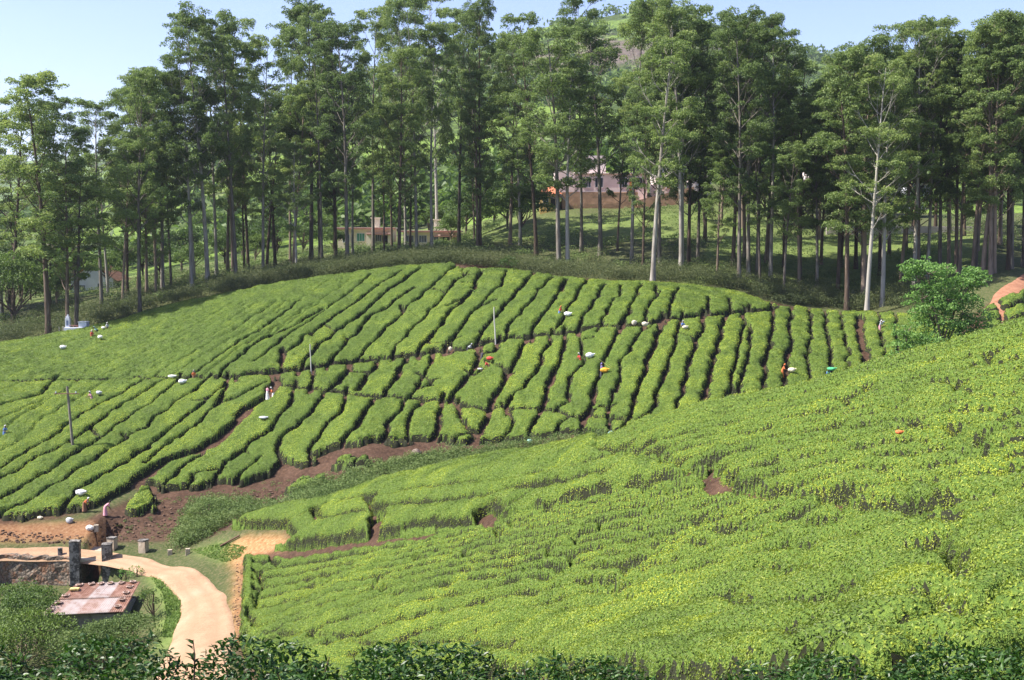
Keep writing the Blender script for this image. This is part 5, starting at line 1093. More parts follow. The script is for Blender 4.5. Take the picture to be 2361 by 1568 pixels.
boxobj('roof', [(0, 3.2, hg + .1, wd + .8, 7.6, .2)], concrete, e, .03); win(e, 0, sz(420), 1.2, 1.2, 0, whitep, glass); boxobj('door', [(sx(1632), -.03, sz(425), 1.0, .08, 2.0)], dark, e)
e, sx, sz, wd, hg = house('small_house', 1245, 1290, 447, 476, 238, 6, yelp, 'small yellow house with a red tiled roof just below the terrace')
bm = bmesh.new(); o_ = .5; vs = [bm.verts.new(v) for v in ((-wd / 2 - o_, -o_, hg), (wd / 2 + o_, -o_, hg), (wd / 2 + o_, 6 + o_, hg), (-wd / 2 - o_, 6 + o_, hg), (-wd / 4, 3, hg + 1.5), (wd / 4, 3, hg + 1.5))]
for f in ([0, 1, 5, 4], [1, 2, 5], [2, 3, 4, 5], [3, 0, 4], [3, 2, 1, 0]): bm.faces.new([vs[i] for i in f])
me = bpy.data.meshes.new('roof'); bm.to_mesh(me); bm.free(); me.materials.append(redroof); link(bpy.data.objects.new('roof', me), e); win(e, sx(1258), sz(462), .9, 1.1, 0, whitep, glass); boxobj('door', [(sx(1275), -.03, sz(467), .9, .08, 2.0)], dark, e)
# terrace wall and ramp below
tm = simple('red earth terrace', (.40, .24, .16), .95, .25, .8, bs=.4, bd=.1)
a, b_ = P3(1296, 470, 239), P3(1470, 470, 239); zt = P3(1400, 443, 239)[2]
tag(boxobj('terrace_wall', [((a[0] + b_[0]) / 2, 240.2, (a[2] + zt) / 2 - .6, b_[0] - a[0], 3, zt - a[2] + 1.2)], tm, None, .1, .02), 'red earth and stone terrace wall below the large pinkish house', 'wall')
a, b_ = P3(1470, 478, 238), P3(1600, 478, 238); z1, z2 = P3(1470, 462, 238)[2], P3(1600, 430, 238)[2]
bm = bmesh.new(); vs = [bm.verts.new(v) for v in ((a[0], 238, a[2] - 2), (b_[0], 238, a[2] - 2), (b_[0], 238, z2), (a[0], 238, z1), (a[0], 243, a[2] - 2), (b_[0], 243, a[2] - 2), (b_[0], 243, z2), (a[0], 243, z1))]
for f in ([0, 1, 2, 3], [7, 6, 5, 4], [3, 2, 6, 7], [0, 3, 7, 4], [1, 5, 6, 2]): bm.faces.new([vs[i] for i in f])
me = bpy.data.meshes.new('ramp_wall'); bm.to_mesh(me); bm.free(); me.materials.append(tm); tag(link(bpy.data.objects.new('ramp_wall', me)) or bpy.data.objects['ramp_wall'], 'reddish sloping ramp wall rising to the house with orange doors', 'wall')
# white house at the left with gable roof
e, sx, sz, wd, hg = house('gabled_house', 164, 262, 640, 672, 226, 8, whitep, 'white house with a low brown tiled gable roof between the left trunks')
bm = bmesh.new(); rz_ = 2.6; vs = [bm.verts.new(v) for v in ((-wd / 2 - .7, -.6, hg - .5), (0, -.6, hg + rz_), (wd / 2 + .9, -.6, hg - .6), (-wd / 2 - .7, 8.6, hg - .5), (0, 8.6, hg + rz_), (wd / 2 + .9, 8.6, hg - .6))]
for f in ([0, 1, 4, 3], [1, 2, 5, 4]): bm.faces.new([vs[i] for i in f])
bmesh.ops.solidify(bm, geom=list(bm.faces), thickness=.2); me = bpy.data.meshes.new('roof'); bm.to_mesh(me); bm.free(); me.materials.append(tile); link(bpy.data.objects.new('roof', me), e)
bm = bmesh.new(); vs = [bm.verts.new(v) for v in ((-wd / 2, -.02, hg - .2), (wd / 2, -.02, hg - .2), (0, -.02, hg + rz_ - .25), (-wd / 2, .2, hg - .2), (wd / 2, .2, hg - .2), (0, .2, hg + rz_ - .25))]
for f in ([0, 1, 2], [5, 4, 3], [0, 3, 4, 1], [1, 4, 5, 2], [2, 5, 3, 0]): bm.faces.new([vs[i] for i in f])
me = bpy.data.meshes.new('gable'); bm.to_mesh(me); bm.free(); me.materials.append(whitep); link(bpy.data.objects.new('gable', me), e); win(e, sx(190), sz(664), 1.0, 1.0, 0, whitep, glass); win(e, sx(232), sz(660), 1.0, 1.0, 0, whitep, glass)
# houses lost behind the right-hand crowns
for px0, px1, pt_, pb, d, mt, lb in ((1866, 1906, 372, 394, 262, pink, 'pale pink house glimpsed high between the crowns on the right'), (2095, 2150, 425, 450, 262, whitep, 'white house glimpsed between dark trunks on the right, above the roadside wall'), (2000, 2040, 398, 430, 264, whitep, 'tall narrow white house glimpsed behind the densest crowns')):
    e, sx, sz, wd, hg = house('hill_house', px0, px1, pt_, pb, d, 7, mt, lb); boxobj('roof', [(0, 3.4, hg + .1, wd + .8, 7.8, .22)], redroof if mt is pink else concrete, e, .03)
    for q_ in (.28, .72): win(e, -wd / 2 + wd * q_, hg * .55, 1.0, 1.1, 0, concrete, glass)
    boxobj('door', [(0, -.03, 1.0, .9, .08, 2.0)], dark, e)
a, b_ = P3(1905, 522, 214), P3(2260, 522, 214); o = boxobj('roadside_wall', [((a[0] + b_[0]) / 2, 214, float(Hs((a[0] + b_[0]) / 2, 214)) + .2, b_[0] - a[0], .5, 2.2)], concrete, None, .03); tag(o, 'long low grey roadside wall behind the trunks on the right', 'wall')
# white shrine and fence posts at the left end of the tea
x, y = hit(172, 772, 140); z = float(Hs(x, y)) - .1
sh = empty('shrine', (x, y + .8, z), 0, 'small whitewashed shrine with a stepped block and a little tower under the left trees', 'shrine')
boxobj('base', [(0, 0, .55, 2.9, 1.6, 1.1)], whitep, sh, .03); boxobj('step_block', [(1.05, 0, 1.45, 1.1, 1.2, .7), (1.05, 0, 1.85, 1.25, 1.35, .1)], whitep, sh, .02); boxobj('tower', [(-1.15, 0, 1.75, .62, .6, 1.3), (-1.15, 0, 2.5, .45, .45, .25), (-1.15, 0, 2.72, .2, .2, .25)], whitep, sh, .02); boxobj('niche', [(-1.15, -.31, 1.7, .26, .05, .7)], simple('blue grey paint', (.12, .15, .25), .7, .1, 3), sh)
boxobj('red_rail', [(-.3, -.3, 1.35, 1.2, .08, .08), (-.3, -.3, 1.2, .08, .08, .3), (.2, -.3, 1.2, .08, .08, .3)], redp, sh)
postm = simple('grey fence post', (.32, .30, .27), .9, .2, 4)
for i, (px, py) in enumerate(((137, 776), (146, 775), (153, 774))):
    x, y = hit(px, py, 140); tag(boxobj('fence_post', [(x, y, float(Hs(x, y)) + .6, .12, .12, 1.5)], postm, None, .02), ['thin grey fence post farthest from the white shrine', 'middle thin grey fence post left of the white shrine', 'thin grey fence post closest to the white shrine'][i], 'post', 'fence posts beside the shrine')
# ------------------------------------------------------------------ poles
def pole(px, pbase, ptop, r, m, label, cross=False, lean=0.0, name='pole'):
    x, y = hit(px[0], pbase, FAR); z = float(Hs(x, y)); top = ray(px[1], ptop); tx, tz = top[0] * y, top[1] * y
    e = empty(name, (x, y, z - .5), 0, label, 'pole'); n = 7; q = np.linspace(0, 1, n)[:, None]; P = np.array([[0, 0, 0.]]) + q * np.array([[tx - x, 0, tz - z + .5]]); P[1:-1, 0] += rt.normal(size=n - 2) * (.0 if cross else .025)
    V, Fq = tube(P, np.linspace(r, r * .8, n), 8); npmesh('shaft', V, Fq, m, smooth=True, parent=e)
    if cross:
        L = P[-1][2]; boxobj('crossarm', [(tx - x - .05, -.16, L - .75, 2.6, .09, .1)], simple('rusted iron arm', (.22, .12, .08), .7, .3, 4), e, .01)
        for s in (-1.15, .95): V, Fq = tube([(tx - x + s, -.16, L - .7), (tx - x + s, -.16, L - .62), (tx - x + s, -.16, L - .5)], [.05, .09, .04], 8); npmesh('insulator', V, Fq, whitep, smooth=True, parent=e)
    return e
greyw = simple('weathered grey timber', (.22, .19, .16), .9, .3, 3); palew = simple('bleached pole wood', (.52, .50, .46), .8, .15, 4)
pole((170, 155), 1046, 891, .16, greyw, 'leaning grey timber utility pole with a crossarm in the left tea field', True, name='utility_pole'); pole((718, 715), 862, 793, .07, palew, 'thin bare crooked stake standing in the dark path left of centre'); pole((1143, 1139), 794, 708, .085, palew, 'thin bare straight stake in the dark path at the middle of the field')
# ------------------------------------------------------------------ foreground tea bushes with real leaves
def big_leaves(C, D, Nn, L, W, rng, tint):
    """pointed leaves with a folded midrib: base C, direction D, normal N"""
    n = len(C); D = D / np.linalg.norm(D, axis=1)[:, None]; Nn = Nn - (Nn * D).sum(1)[:, None] * D; Nn /= np.linalg.norm(Nn, axis=1)[:, None] + 1e-9; B = np.cross(D, Nn); L = L[:, None]; W = W[:, None]
    cv = rng.uniform(-.05, .28, n)[:, None]
    st = lambda t_, w_, f: (C + D * L * t_ - Nn * L * cv * t_ * t_, B * W * w_, Nn * W * f)
    m1, b1, f1_ = st(.3, .46, .18); m2, b2, f2_ = st(.68, .38, .16); tip = C + D * L - Nn * L * cv * 1.15
    V = np.stack([C, m1 + b1 + f1_, m1, m1 - b1 + f1_, m2 + b2 + f2_, m2, m2 - b2 + f2_, tip], 1).reshape(-1, 3)
    f = np.array([[0, 1, 2], [0, 2, 3], [1, 4, 5], [1, 5, 2], [2, 5, 6], [2, 6, 3], [4, 7, 5], [5, 7, 6]]); Fq = (np.arange(n)[:, None, None] * 8 + f[None]).reshape(-1, 3)
    return V, Fq, np.repeat(tint, 8)
rl_ = np.random.default_rng(99)
FT = [(-400, 1505), (0, 1500), (130, 1494), (250, 1500), (400, 1500), (560, 1497), (700, 1500), (850, 1496), (1000, 1506), (1200, 1524), (1400, 1542), (1530, 1568), (1650, 1568), (1900, 1536), (2050, 1522), (2200, 1506), (2361, 1512), (2800, 1500)]
def fore_z(px, d): return ray(px, float(np.interp(px, [a for a, _ in FT], [b_ for _, b_ in FT])) + 6)[1] * d
spans = [(-420, 60, 'dark glossy foreground tea bush at the bottom corner of the view, below the hut'), (60, 420, 'dark glossy foreground tea bush in front of the yellow-green thicket'), (420, 780, 'dark glossy foreground tea bush, its tallest shoot against the dirt road'), (780, 1180, 'dark glossy foreground tea bush at the lower edge, just right of the road end'),
         (1180, 1560, 'dark foreground tea bush that thins out toward the bottom middle gap'), (1620, 2050, 'foreground tea bush rising again right of the bottom middle gap'), (2050, 2800, 'leafy foreground tea bush at the bottom right corner')]
for a, b_, lb in spans:
    x0, x1 = (a - CX) / F * 9.6, (b_ - CX) / F * 9.6; n = int((x1 - x0) * 2.4 * 1900); cx_ = (x0 + x1) / 2; zg = float(Hs(cx_, 9.4))
    u = rl_.random(n); px = a + (b_ - a) * u; d = 8.1 + 2.7 * rl_.random(n); X = (px - CX) / F * d
    edge = np.minimum(np.minimum(u, 1 - u) * (x1 - x0) / .35, 1) ** .5; front = np.clip((d - 8.1) / .35, 0, 1) ** .5
    top = np.array([fore_z(p, 9.7) for p in px]) + .07 * fbm(X, d, .55, 5, 2) + .05 * fbm(X, d, .2, 15, 2) - (1 - edge) * .35 + (9.7 - d) * -.03 - .29
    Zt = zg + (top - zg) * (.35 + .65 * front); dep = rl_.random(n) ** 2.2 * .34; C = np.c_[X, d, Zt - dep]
    side = np.c_[rl_.normal(size=n), -np.abs(rl_.normal(size=n)) * .5, np.zeros(n)]; D = side * .8 + [0, 0, .42] + rl_.normal(size=(n, 3)) * .4; Nn = np.c_[rl_.normal(size=(n, 2)) * .5, np.ones(n)] - side * .4
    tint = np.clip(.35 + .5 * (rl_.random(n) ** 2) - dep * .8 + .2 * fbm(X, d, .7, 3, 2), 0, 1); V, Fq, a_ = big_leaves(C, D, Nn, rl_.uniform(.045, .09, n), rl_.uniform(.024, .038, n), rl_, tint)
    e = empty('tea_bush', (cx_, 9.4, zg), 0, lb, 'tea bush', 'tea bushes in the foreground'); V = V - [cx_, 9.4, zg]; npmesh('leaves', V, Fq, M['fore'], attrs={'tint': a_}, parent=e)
    tw = []
    for k in range(int((x1 - x0) * 22)):
        px_ = rl_.uniform(a, b_); d_ = rl_.uniform(8.3, 10.6); xx = (px_ - CX) / F * d_; zz_ = fore_z(px_, 9.7) - .32; tw.append(limb([xx - cx_ + rl_.normal() * .15, d_ - 9.4, .0], [xx - cx_, d_ - 9.4, zz_ - zg], .012, .004, rl_, .1, 4, 4)[1])
    V, Fq = mm(tw); npmesh('twigs', V, Fq, logm, smooth=True, parent=e)
# the tall shoot in front of the road
x, y = (428 - CX) / F * 9.5, 9.5; zt = ray(428, 1472)[1] * 9.5; zg = float(Hs(x, y)); e = empty('tea_shoot', (x, y, zt - .35), 0, 'tall upright tea shoot standing above the foreground leaves against the dirt road', 'shoot'); V, Fq = tube([(0, 0, 0), (.01, 0, .2), (.0, 0, .34)], [.008, .006, .003], 5); npmesh('stem', V, Fq, logm, parent=e)
n = 16; zz_ = rl_.uniform(.1, .34, n); an = rl_.uniform(0, 6.28, n); D = np.c_[np.cos(an), np.sin(an) * .6, np.full(n, .75)]; V, Fq, a_ = big_leaves(np.c_[np.zeros(n), np.zeros(n), zz_], D, np.c_[-np.cos(an) * .6, -np.sin(an) * .6, np.ones(n)], rl_.uniform(.06, .1, n), rl_.uniform(.03, .042, n), rl_, rl_.uniform(.1, .5, n)); npmesh('leaves', V, Fq, M['fore'], attrs={'tint': a_}, parent=e)
# ------------------------------------------------------------------ people
skin = simple('brown skin', (.16, .085, .05), .6, .1, 8); hair = simple('black hair', (.012, .01, .01), .5, .2, 20)
def cloth(name, c): return simple(name, c, .85, .18, 6)
CL = {k: cloth(k + ' cloth', v) for k, v in dict(pink=(.62, .30, .36), red=(.60, .07, .06), orange=(.62, .17, .06), white=(.72, .72, .72), blue=(.12, .22, .52), purple=(.30, .26, .56), grey=(.42, .44, .47), green=(.08, .42, .18), teal=(.30, .50, .44), dark=(.05, .05, .06), cream=(.62, .56, .42), brown=(.25, .13, .08)).items()}
def body_mesh(pose):
    """one continuous skinned figure, 1.55 m tall, facing -y"""
    lean = {'stand': .05, 'pick': .5, 'bend': 1.05}[pose]
    hip = Vector((0, 0, .86)); def_ = []
    def along(base, ang, l): return base + Vector((0, -math.sin(ang) * l, math.cos(ang) * l))
    waist = along(hip, lean * .5, .16); chest = along(waist, lean, .24); neck = along(chest, lean * .9, .15); hd0 = along(neck, lean * .6, .08); hd1 = along(hd0, lean * .5, .10); hd2 = along(hd1, lean * .5, .07)
    Vx, E, Rr = [hip, waist, chest, neck, hd0, hd1, hd2], [(0, 1), (1, 2), (2, 3), (3, 4), (4, 5), (5, 6)], [(.13, .10), (.105, .085), (.125, .09), (.05, .05), (.065, .07), (.078, .088), (.05, .055)]
    def add(p, q, r): Vx.append(Vector(p)); E.append((q, len(Vx) - 1)); Rr.append(r if isinstance(r, tuple) else (r, r)); return len(Vx) - 1
    add(hd1 + Vector((0, -.095, -.01)), 5, .014)                           # nose
    for s in (-1, 1):
        add(hd1 + Vector((s * .085, .01, 0)), 5, .016)                     # ear
        sh = add(chest + Vector((s * .16, .0, .06)), 2, .048)
        if pose == 'stand': el_, wr = Vector((s * .20, -.02, -.24)), Vector((s * .17, -.12, -.44))
        elif pose == 'pick': el_, wr = Vector((s * .22, -.13, -.20)), Vector((s * .13, -.36, -.24))
        else: el_, wr = Vector((s * .20, -.10, -.26)), Vector((s * .14, -.20, -.48))
        c_0 = Vx[sh]; e1 = add(Vx[2] + el_, sh, .036); w1 = add(Vx[2] + wr, e1, .024); fd = (wr - el_).normalized(); pm = add(Vx[w1] + fd * .055, w1, (.030, .014))
        side = Vector((1, 0, 0))
        for k, (o, l) in enumerate(((-.026, .055), (-.009, .066), (.009, .062), (.026, .05))):
            a0 = add(Vx[pm] + fd * .035 + side * o, pm, .009); a1 = add(Vx[a0] + fd * l * .55 + Vector((0, .01, -.012)), a0, .008); add(Vx[a1] + fd * l * .4 + Vector((0, .02, -.018)), a1, .007)
        th = add(Vx[w1] + fd * .03 + side * (-s * .038), w1, .010); add(Vx[th] + fd * .035 + side * (-s * .012), th, .008)
        hp = add(Vector((s * .09, .01, .80)), 0, .085); kn = add(Vector((s * .10, -.04 if pose != 'stand' else -.01, .45)), hp, .055); an_ = add(Vector((s * .10, .02, .08)), kn, .034); add(Vector((s * .11, -.12, .03)), an_, (.035, .022))
    me = bpy.data.meshes.new('body'); me.from_pydata([tuple(v) for v in Vx], E, []); me.update()
    o = bpy.data.objects.new('body', me); COL.objects.link(o); md = o.modifiers.new('skin', 'SKIN'); 
    if not me.skin_vertices: me.attributes  # layer is made with the modifier below
    sv = me.skin_vertices[0].data if me.skin_vertices else None
    if sv is None:
        bm = bmesh.new(); bm.from_mesh(me); bm.verts.layers.skin.new(); bm.to_mesh(me); bm.free(); sv = me.skin_vertices[0].data
    for i, r in enumerate(Rr): sv[i].radius = r; sv[i].use_root = (i == 0)
    ss = o.modifiers.new('sub', 'SUBSURF'); ss.levels = ss.render_levels = 1
    dg = bpy.context.evaluated_depsgraph_get(); m2 = bpy.data.meshes.new_from_object(o.evaluated_get(dg)); bpy.data.objects.remove(o)
    m2.materials.clear(); m2.materials.append(skin)
    for p_ in m2.polygons: p_.use_smooth = True
    return m2, dict(hip=hip, waist=waist, chest=chest, neck=neck, head=hd1, shs=[Vx[i] for i in range(len(Vx))], lean=lean)
def loft(path, rx, ry, n=18, fold=.0, tilt=None):
    V = []; P = [Vector(p) for p in path]
    for i, p in enumerate(P):
        t_ = (P[min(i + 1, len(P) - 1)] - P[max(i - 1, 0)]).normalized(); a = Vector((1, 0, 0)); b2 = t_.cross(a).normalized()
        for k in range(n):
            th = 2 * math.pi * k / n; f = 1 + fold * math.sin(th * 6 + i * .5) * (1 if i < len(P) // 2 else .3); v = p + a * (math.cos(th) * rx[i] * f) + b2 * (math.sin(th) * ry[i] * f); V.append(tuple(v))
    Fq = [[i * n + k, i * n + (k + 1) % n, (i + 1) * n + (k + 1) % n, (i + 1) * n + k] for i in range(len(P) - 1) for k in range(n)]
    return np.array(V), np.array(Fq)
BODY = {p: body_mesh(p) for p in ('stand', 'pick', 'bend')}
def person(px, py, pose, up, face, top, skirt, head, label, dmin=FAR, headsack=None, zoff=0.0, exact=None):
    if exact: x, y = exact
    else: x, y = hit(px, py, dmin, up)
    z = float(Hs(x, y)); me, J = BODY[pose]; e = empty('person', (x, y, z + zoff), face, label, 'person', 'people working in the tea'); o = bpy.data.objects.new('body', me); link(o, e)
    h, w_, c_1, nk = J['hip'], J['waist'], J['chest'], J['neck']
    V, Fq = loft([(0, -.01, .10), (0, -.01, .35), (0, 0, .62), h, w_ + Vector((0, 0, .02))], [.25, .21, .185, .165, .125], [.21, .18, .16, .14, .11], 20, .06); npmesh('skirt', V, Fq, CL[skirt], smooth=True, parent=e)
    up_ = (nk - c_1).normalized(); V, Fq = loft([w_ - Vector((0, 0, .03)), w_ + (c_1 - w_) * .5, c_1, c_1 + up_ * .09, c_1 + up_ * .13], [.132, .14, .155, .13, .06], [.11, .115, .118, .09, .055], 20, .02); pt_ = [(V, Fq)]
    for s in (-1, 1):
        el_ = {'stand': Vector((s * .20, -.02, -.24)), 'pick': Vector((s * .22, -.13, -.20)), 'bend': Vector((s * .20, -.10, -.26))}[pose]; a0 = c_1 + Vector((s * .13, 0, .07)); a1 = c_1 + el_ * .75 + Vector((s * .04, 0, .02)); pt_.append(loft([a0, (a0 + a1) / 2, a1], [.062, .056, .052], [.062, .056, .052], 10))
    V, Fq = mm(pt_); npmesh('blouse', V, Fq, CL[top], smooth=True, parent=e)
    hd = J['head']
    bm = bmesh.new(); bmesh.ops.create_uvsphere(bm, u_segments=16, v_segments=10, radius=.108); bmesh.ops.delete(bm, geom=[v for v in bm.verts if v.co.z < -.045 or (v.co.y < -.055 and v.co.z < .04)], context='VERTS')
    for v in bm.verts: v.co = Vector((v.co.x * .95, v.co.y * 1.08, v.co.z)) + hd + Vector((0, .012, .015))
    mh = bpy.data.meshes.new('head_cloth'); bm.to_mesh(mh); bm.free(); mh.materials.append(CL[head] if head else hair); [setattr(p_, 'use_smooth', True) for p_ in mh.polygons]; link(bpy.data.objects.new('head_cloth' if head else 'hair', mh), e)
    if head: V, Fq = loft([hd + Vector((0, .07, .05)), hd + Vector((0, .11, -.05)), hd + Vector((0, .12, -.2)), hd + Vector((0, .11, -.34))], [.08, .10, .11, .09], [.03, .025, .025, .02], 12, .05); npmesh('head_cloth_tail', V, Fq, CL[head], smooth=True, parent=e)
    return e
def sack(px, py, col, s, label, up=.98, dmin=FAR, flat_=.62, z=None, rz=None, seed=0):
    x, y = hit(px, py, dmin, up); zz_ = float(Hs(x, y)) + up
    s *= 1.0
    e = empty('sack', (x, y, zz_ - .05), rf.uniform(-.6, .6) if rz is None else rz, label, 'sack', 'sacks of picked tea leaves'); s *= .72; bm = bmesh.new(); bmesh.ops.create_icosphere(bm, subdivisions=4, radius=1)
    for v in bm.verts:
        k = 1 + .22 * float(fbm(v.co.x * 1.6 + px, v.co.y * 1.6 + v.co.z * 1.3, 1, 3, 3)) + .03 * float(fbm(v.co.x * 7 + v.co.z * 5, v.co.y * 7, 1, 5, 2)); v.co = Vector((v.co.x * k * s * (1 + .12 * v.co.z), v.co.y * k * s * .72, (v.co.z * k + .8) * s * flat_))
    me = bpy.data.meshes.new('cloth_body'); bm.to_mesh(me); bm.free(); me.materials.append(CL[col]); [setattr(p_, 'use_smooth', True) for p_ in me.polygons]; link(bpy.data.objects.new('cloth_body', me), e)
    V, Fq = tube([(s * .75, 0, s * flat_ * 1.15), (s * .95, .02, s * flat_ * 1.35), (s * 1.2, .03, s * flat_ * 1.3)], [s * .22, s * .10, s * .2], 9); npmesh('tied_neck', V, Fq, CL[col], smooth=True, parent=e); return e
LM = []   # landmarks for telling hedges apart: (px, py, phrase)
def PP(px, py, *a, lm=None, **k):
    person(px, py, *a, **k)
    if lm: LM.append((px, py, lm))
def SS(px, py, *a, lm=None, **k):
    sack(px, py, *a, **k)
    if lm: LM.append((px, py, lm))
PI = math.pi
PP(211, 768, 'pick', 1.2, .6, 'red', 'red', 'white', 'tea picker in red with white head cloth, closest to the white shrine', lm='the picker in red near the shrine')
PP(225, 760, 'bend', 1.0, -.8, 'teal', 'dark', 'teal', 'stooping picker in pale green beside the picker in red near the shrine')
PP(247, 752, 'pick', 1.1, .4, 'grey', 'dark', 'white', 'grey picker at the upper tea edge, beyond the stooping one in pale green')
SS(238, 757, 'white', .38, 'small white sack at the upper tea edge, between two pickers near the shrine'); SS(231, 779, 'white', .5, 'white sack on the tea just below the picker in red near the shrine')
SS(145, 803, 'white', .55, 'white sack alone on the tea, below left of the shrine', lm='the lone white sack below the shrine')
SS(396, 870, 'white', .62, 'broad white sack at the left end of the upper path', flat_=.45); SS(420, 883, 'white', .62, 'white sack just below the broad one near the upper path', lm='the two white sacks by the upper path')
PP(447, 860, 'pick', 1.25, .2, 'orange', 'brown', 'grey', 'picker in orange with a grey head cloth, standing in the upper path beside two sacks')
PP(211, 911, 'pick', 1.15, -.6, 'pink', 'pink', 'white', 'picker in pink with a white head cloth, to the right of the utility pole', lm='the picker in pink near the utility pole'); SS(228, 908, 'grey', .5, 'greyish white sack beside the pink picker near the utility pole')
PP(10, 990, 'pick', 1.15, .8, 'blue', 'blue', 'white', 'picker in blue with a white head cloth at the far left tea edge', lm='the picker in blue at the far left edge')
x_, y_ = hit(617, 925, FAR, 0)
PP(617, 903, 'stand', 1.0, 2.6, 'pink', 'white', None, 'person in pink blouse and white skirt standing in the wide path', zoff=.1, exact=(x_, y_), lm='the pair standing in the wide path'); PP(630, 903, 'pick', 1.1, -1.2, 'orange', 'white', 'white', 'person with a white head cloth facing the one in the pink blouse')
SS(607, 965, 'grey', .66, 'flat grey white sack on the tea below the pair standing in the wide path', flat_=.38, lm='the flat grey sack')
SS(186, 1140, 'white', .78, 'large white sack on the lower left tea, just above a bent picker', flat_=.55, lm='the large white sack of the lower left'); PP(194, 1157, 'bend', 1.0, 1.3, 'orange', 'brown', 'white', 'bent picker in orange below the large white sack, lower left')
x_, y_ = hit(240, 1212, 100, 0)
PP(241, 1195, 'bend', 0, 2.2, 'pink', 'pink', None, 'person in a full pink sari bending on the dark earth below the tea', exact=(x_, y_ + .4), zoff=.05)
SS(160, 1205, 'grey', .5, 'pale plastic sack lying in the shade under the tea, middle one above the road', up=.0, dmin=100, flat_=.9, lm='the pale sack in the shade above the road'); SS(207, 1222, 'white', .5, 'pale grey sack on the bank closest to the road blocks', up=.0, dmin=100, flat_=.8); SS(92, 1196, 'cream', .38, 'small cream sack half hidden at the foot of the lowest left tea', up=.0, dmin=100)
SS(1038, 808, 'cream', .3, 'small pale bundle at the edge of the upper path left of the straight stake', up=.4, flat_=1.3)
PP(1079, 804, 'bend', .8, 1.2, 'grey', 'dark', 'grey', 'stooping grey figure in the dark upper path, left of the straight stake'); PP(1111, 818, 'pick', 1.1, 2.8, 'dark', 'dark', None, 'dark clothed person in the gap beside the straight stake')
SS(1129, 829, 'red', .5, 'bright red bundle on the tea just below the straight stake', lm='the bright red bundle'); PP(1127, 840, 'bend', 1.0, -1.6, 'red', 'brown', None, 'bent picker under the bright red bundle'); SS(1106, 851, 'white', .36, 'small white sack on the tiny round hedge below the red bundle', flat_=.35)
PP(1290, 714, 'pick', 1.15, .8, 'red', 'blue', 'orange', 'picker with an orange head cloth, left of the white sack in the upper field', lm='the picker of the upper field'); SS(1309, 727, 'white', .6, 'round white sack in the upper field, right of the orange-scarfed picker')
SS(1462, 748, 'cream', .42, 'cream bundle at the right part of the upper path, left one of two', flat_=1.0, up=.6); SS(1487, 751, 'cream', .5, 'cream sack at the right part of the upper path, right one of two', flat_=.8, lm='the cream sack by the upper path')
PP(1338, 823, 'pick', 1.15, -.9, 'red', 'red', 'white', 'picker in red with a white head cloth in the middle field', lm='the red picker of the middle field'); SS(1360, 823, 'white', .66, 'large white sack in the middle field, right of the picker in red')
x_, y_ = hit(1387, 872, FAR, 0)
PP(1387, 852, 'stand', 1.0, 1.0, 'purple', 'dark', 'purple', 'person in a violet blouse holding a long pale stick in the middle field', exact=(x_, y_), lm='the person in violet'); SS(1393, 857, 'orange', .62, 'orange yellow sack beside the person in the violet blouse', flat_=.6)
CLy = simple('orange yellow plastic', (.75, .38, .03), .6, .1, 5)
for o_ in [o_ for o_ in bpy.data.objects if o_.get('label', '').startswith('orange yellow sack')]:
    for c_2 in o_.children: c_2.data.materials.clear(); c_2.data.materials.append(CLy)
a = np.array([x_ - .35, y_ - .1, float(Hs(x_, y_)) + 2.15]); b2 = np.array([x_ + 1.0, y_ - .25, float(Hs(x_, y_)) + 1.15]); V, Fq = tube([a, (a + b2) / 2, b2], [.022, .022, .02], 6); tag(npmesh('stick', V, Fq, simple('yellow cane', (.45, .42, .15), .7, .1, 5), smooth=True), 'long pale yellow stick held by the person in the violet blouse', 'stick')
PP(1573, 748, 'pick', 1.15, .3, 'blue', 'dark', 'grey', 'picker in blue at the upper end of the right tea rows', lm='the blue picker at the row heads'); SS(1580, 757, 'cream', .5, 'pinkish cream sack below the picker in blue at the row heads')
PP(1804, 852, 'pick', 1.0, 1.3, 'orange', 'orange', 'orange', 'picker in orange, low among the right tea rows', lm='the picker in orange among the rows'); SS(1825, 856, 'cream', .56, 'cream sack in the right tea rows, right of the picker in orange')
PP(1911, 860, 'bend', 1.0, -.4, 'blue', 'brown', 'green', 'picker in blue carrying a green cloth, low in the right rows', lm='the green bundle of the right rows'); SS(1917, 853, 'green', .62, 'bright green bundle on the back of the picker in blue', flat_=.45, up=1.25)
PP(2029, 747, 'pick', 1.15, .5, 'grey', 'pink', 'white', 'picker in grey with a sack by the bright tree at the last rows', lm='the grey picker beside the bright tree'); SS(2034, 744, 'grey', .42, 'grey sack beside the picker at the last rows by the bright tree', flat_=.5)
SS(1806, 921, 'grey', .45, 'grey sack in the dark gap at the foot of the right rows', up=.3, flat_=.5); SS(1409, 1005, 'teal', .45, 'pale greenish sack at the foot of the middle hedges above bare soil', up=.25, flat_=.9, dmin=105); SS(1221, 1023, 'teal', .38, 'small pale green sack under the lowest middle hedge', up=.25, flat_=1.0, dmin=105)
SS(1574, 1052, 'dark', .35, 'small dark bundle on the near slope where the hedges meet', up=.9, dmin=20) if False else None
SS(2073, 997, 'orange', .16, 'tiny orange bundle lying on the near slope tea', up=.95, dmin=20)
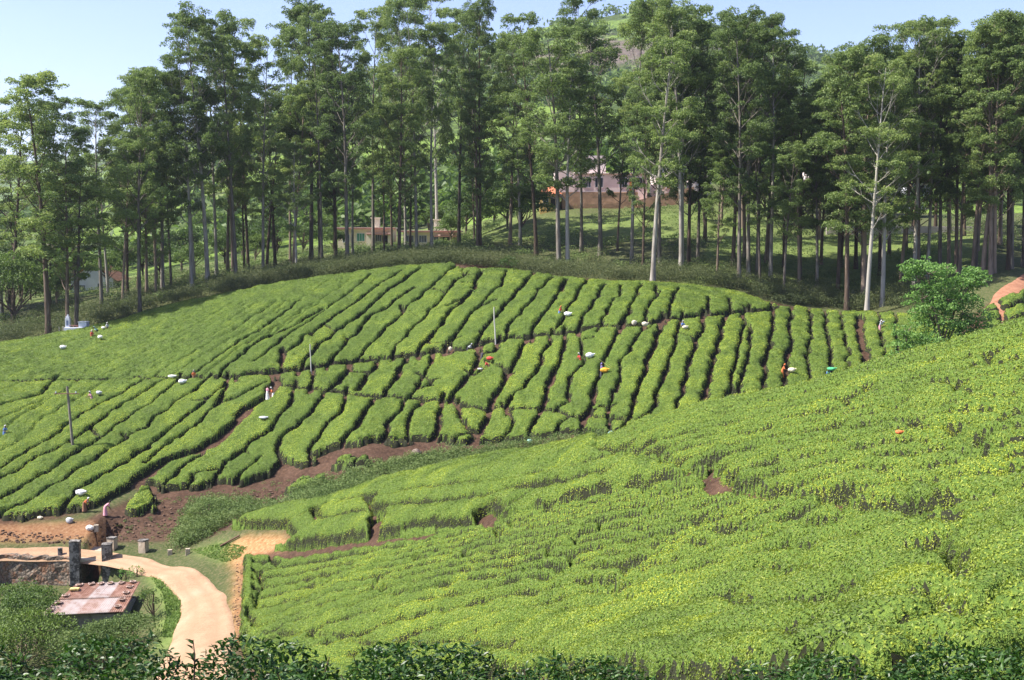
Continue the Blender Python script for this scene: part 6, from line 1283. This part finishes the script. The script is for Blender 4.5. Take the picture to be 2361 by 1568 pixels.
for n_, (a0, b0, ph) in enumerate([(170, 968, 'the utility pole'), (716, 825, 'the crooked stake'), (1141, 750, 'the straight stake'), (2000, 800, 'the brown gap in the right rows'), (1170, 625, 'the round bush at the hilltop'), (1650, 1095, 'the dark hollow on the near slope'), (2190, 1185, 'the bare patch on the near slope'), (670, 1240, 'the bare tip of the near slope'), (1900, 980, 'the middle of the ridge slope'), (1200, 1330, 'the middle of the long near rows'), (1750, 1330, 'the centre of the wide near rows'), (560, 1400, 'the road edge'), (1150, 1160, 'the bare soil spot below the gully'), (800, 1060, 'the bare bank'), (2361, 800, 'the bright tree on the ridge'), (2300, 1560, 'the foreground leaves at the corner'), (1300, 1510, 'the foreground leaves at the bottom')]): LM.append((a0, b0, ph))
# ------------------------------------------------------------------ names, labels of the hedges
def vis(cen): px, py = proj(*cen); return -60 < px < 2421 and -60 < py < 1640
vh = [h_ for h_ in hedges if vis(h_[1])]; hid = [h_ for h_ in hedges if not vis(h_[1])]
sc_ = sorted(vh, key=lambda h_: -h_[2] / (h_[1][1] ** 2)); rest = hid + sc_[285:]; vh = sc_[:285]
slots = {}
for o, cen, area, nl in vh:
    px, py = proj(*cen); k = min(range(len(LM)), key=lambda i: math.hypot(LM[i][0] - px, (LM[i][1] - py) * 1.3)); dx, dy = px - LM[k][0], py - LM[k][1]
    dr = ('above' if dy < 0 else 'below') if abs(dy) > abs(dx) * .6 else ('right of' if dx > 0 else 'left of'); slots.setdefault((k, dr), []).append((math.hypot(dx, dy), o, area, cen))
for (k, dr), L in slots.items():
    L.sort(key=lambda a: a[0])
    for i, (dd, o, area, cen) in enumerate(L):
        size = 'small' if area < 8 else ('long' if area > 40 else 'mid-sized'); rk = 'nearest' if i == 0 else ordw(i + 1) + ' nearest'
        tag(o, f'{size} tea hedge {dr} {LM[k][2]}, {rk}', 'tea hedge', 'clipped tea hedges on the slopes')
if rest:
    Vs, Fs, As, Ms, Ss, off = [], [], [], [], [], 0
    for o, cen, area, nl in rest:
        me = o.data; v = np.empty(len(me.vertices) * 3, np.float32); me.vertices.foreach_get('co', v); v = v.reshape(-1, 3) + cen; f = np.empty(len(me.loops), np.int32); me.loops.foreach_get('vertex_index', f); f = f.reshape(-1, 4); mi = np.empty(len(me.polygons), np.int32); me.polygons.foreach_get('material_index', mi); ti = np.empty(len(me.vertices), np.float32); me.attributes['tint'].data.foreach_get('value', ti)
        Vs.append(v); Fs.append(f + off); As.append(ti); Ms.append(mi); off += len(v); bpy.data.objects.remove(o)
    o = npmesh('tea_hedges', np.concatenate(Vs), np.concatenate(Fs), [M['tea_under'], M['tea'], M['canopy']], attrs={'tint': np.concatenate(As)}, matidx=np.concatenate(Ms), smooth=np.concatenate(Ms) != 1); o['kind'] = 'stuff'
print('hedge things', len(vh), 'rest', len(rest), time.time() - T0)
# ------------------------------------------------------------------ haze
HAZE = 0.0001
if HAZE > 0:
    V, Fq = boxes([(0, 1500, 90, 6400, 6800, 420)]); mh = bpy.data.materials.new('haze'); mh.use_nodes = True; th = mh.node_tree; th.nodes.clear(); ou = nd(th, 'ShaderNodeOutputMaterial'); vp = nd(th, 'ShaderNodeVolumePrincipled'); vp.inputs['Color'].default_value = (.80, .88, 1, 1); vp.inputs['Density'].default_value = HAZE; vp.inputs['Anisotropy'].default_value = .3; th.links.new(vp.outputs[0], ou.inputs['Volume'])
    o = npmesh('haze', V, Fq, mh); o['kind'] = 'stuff'
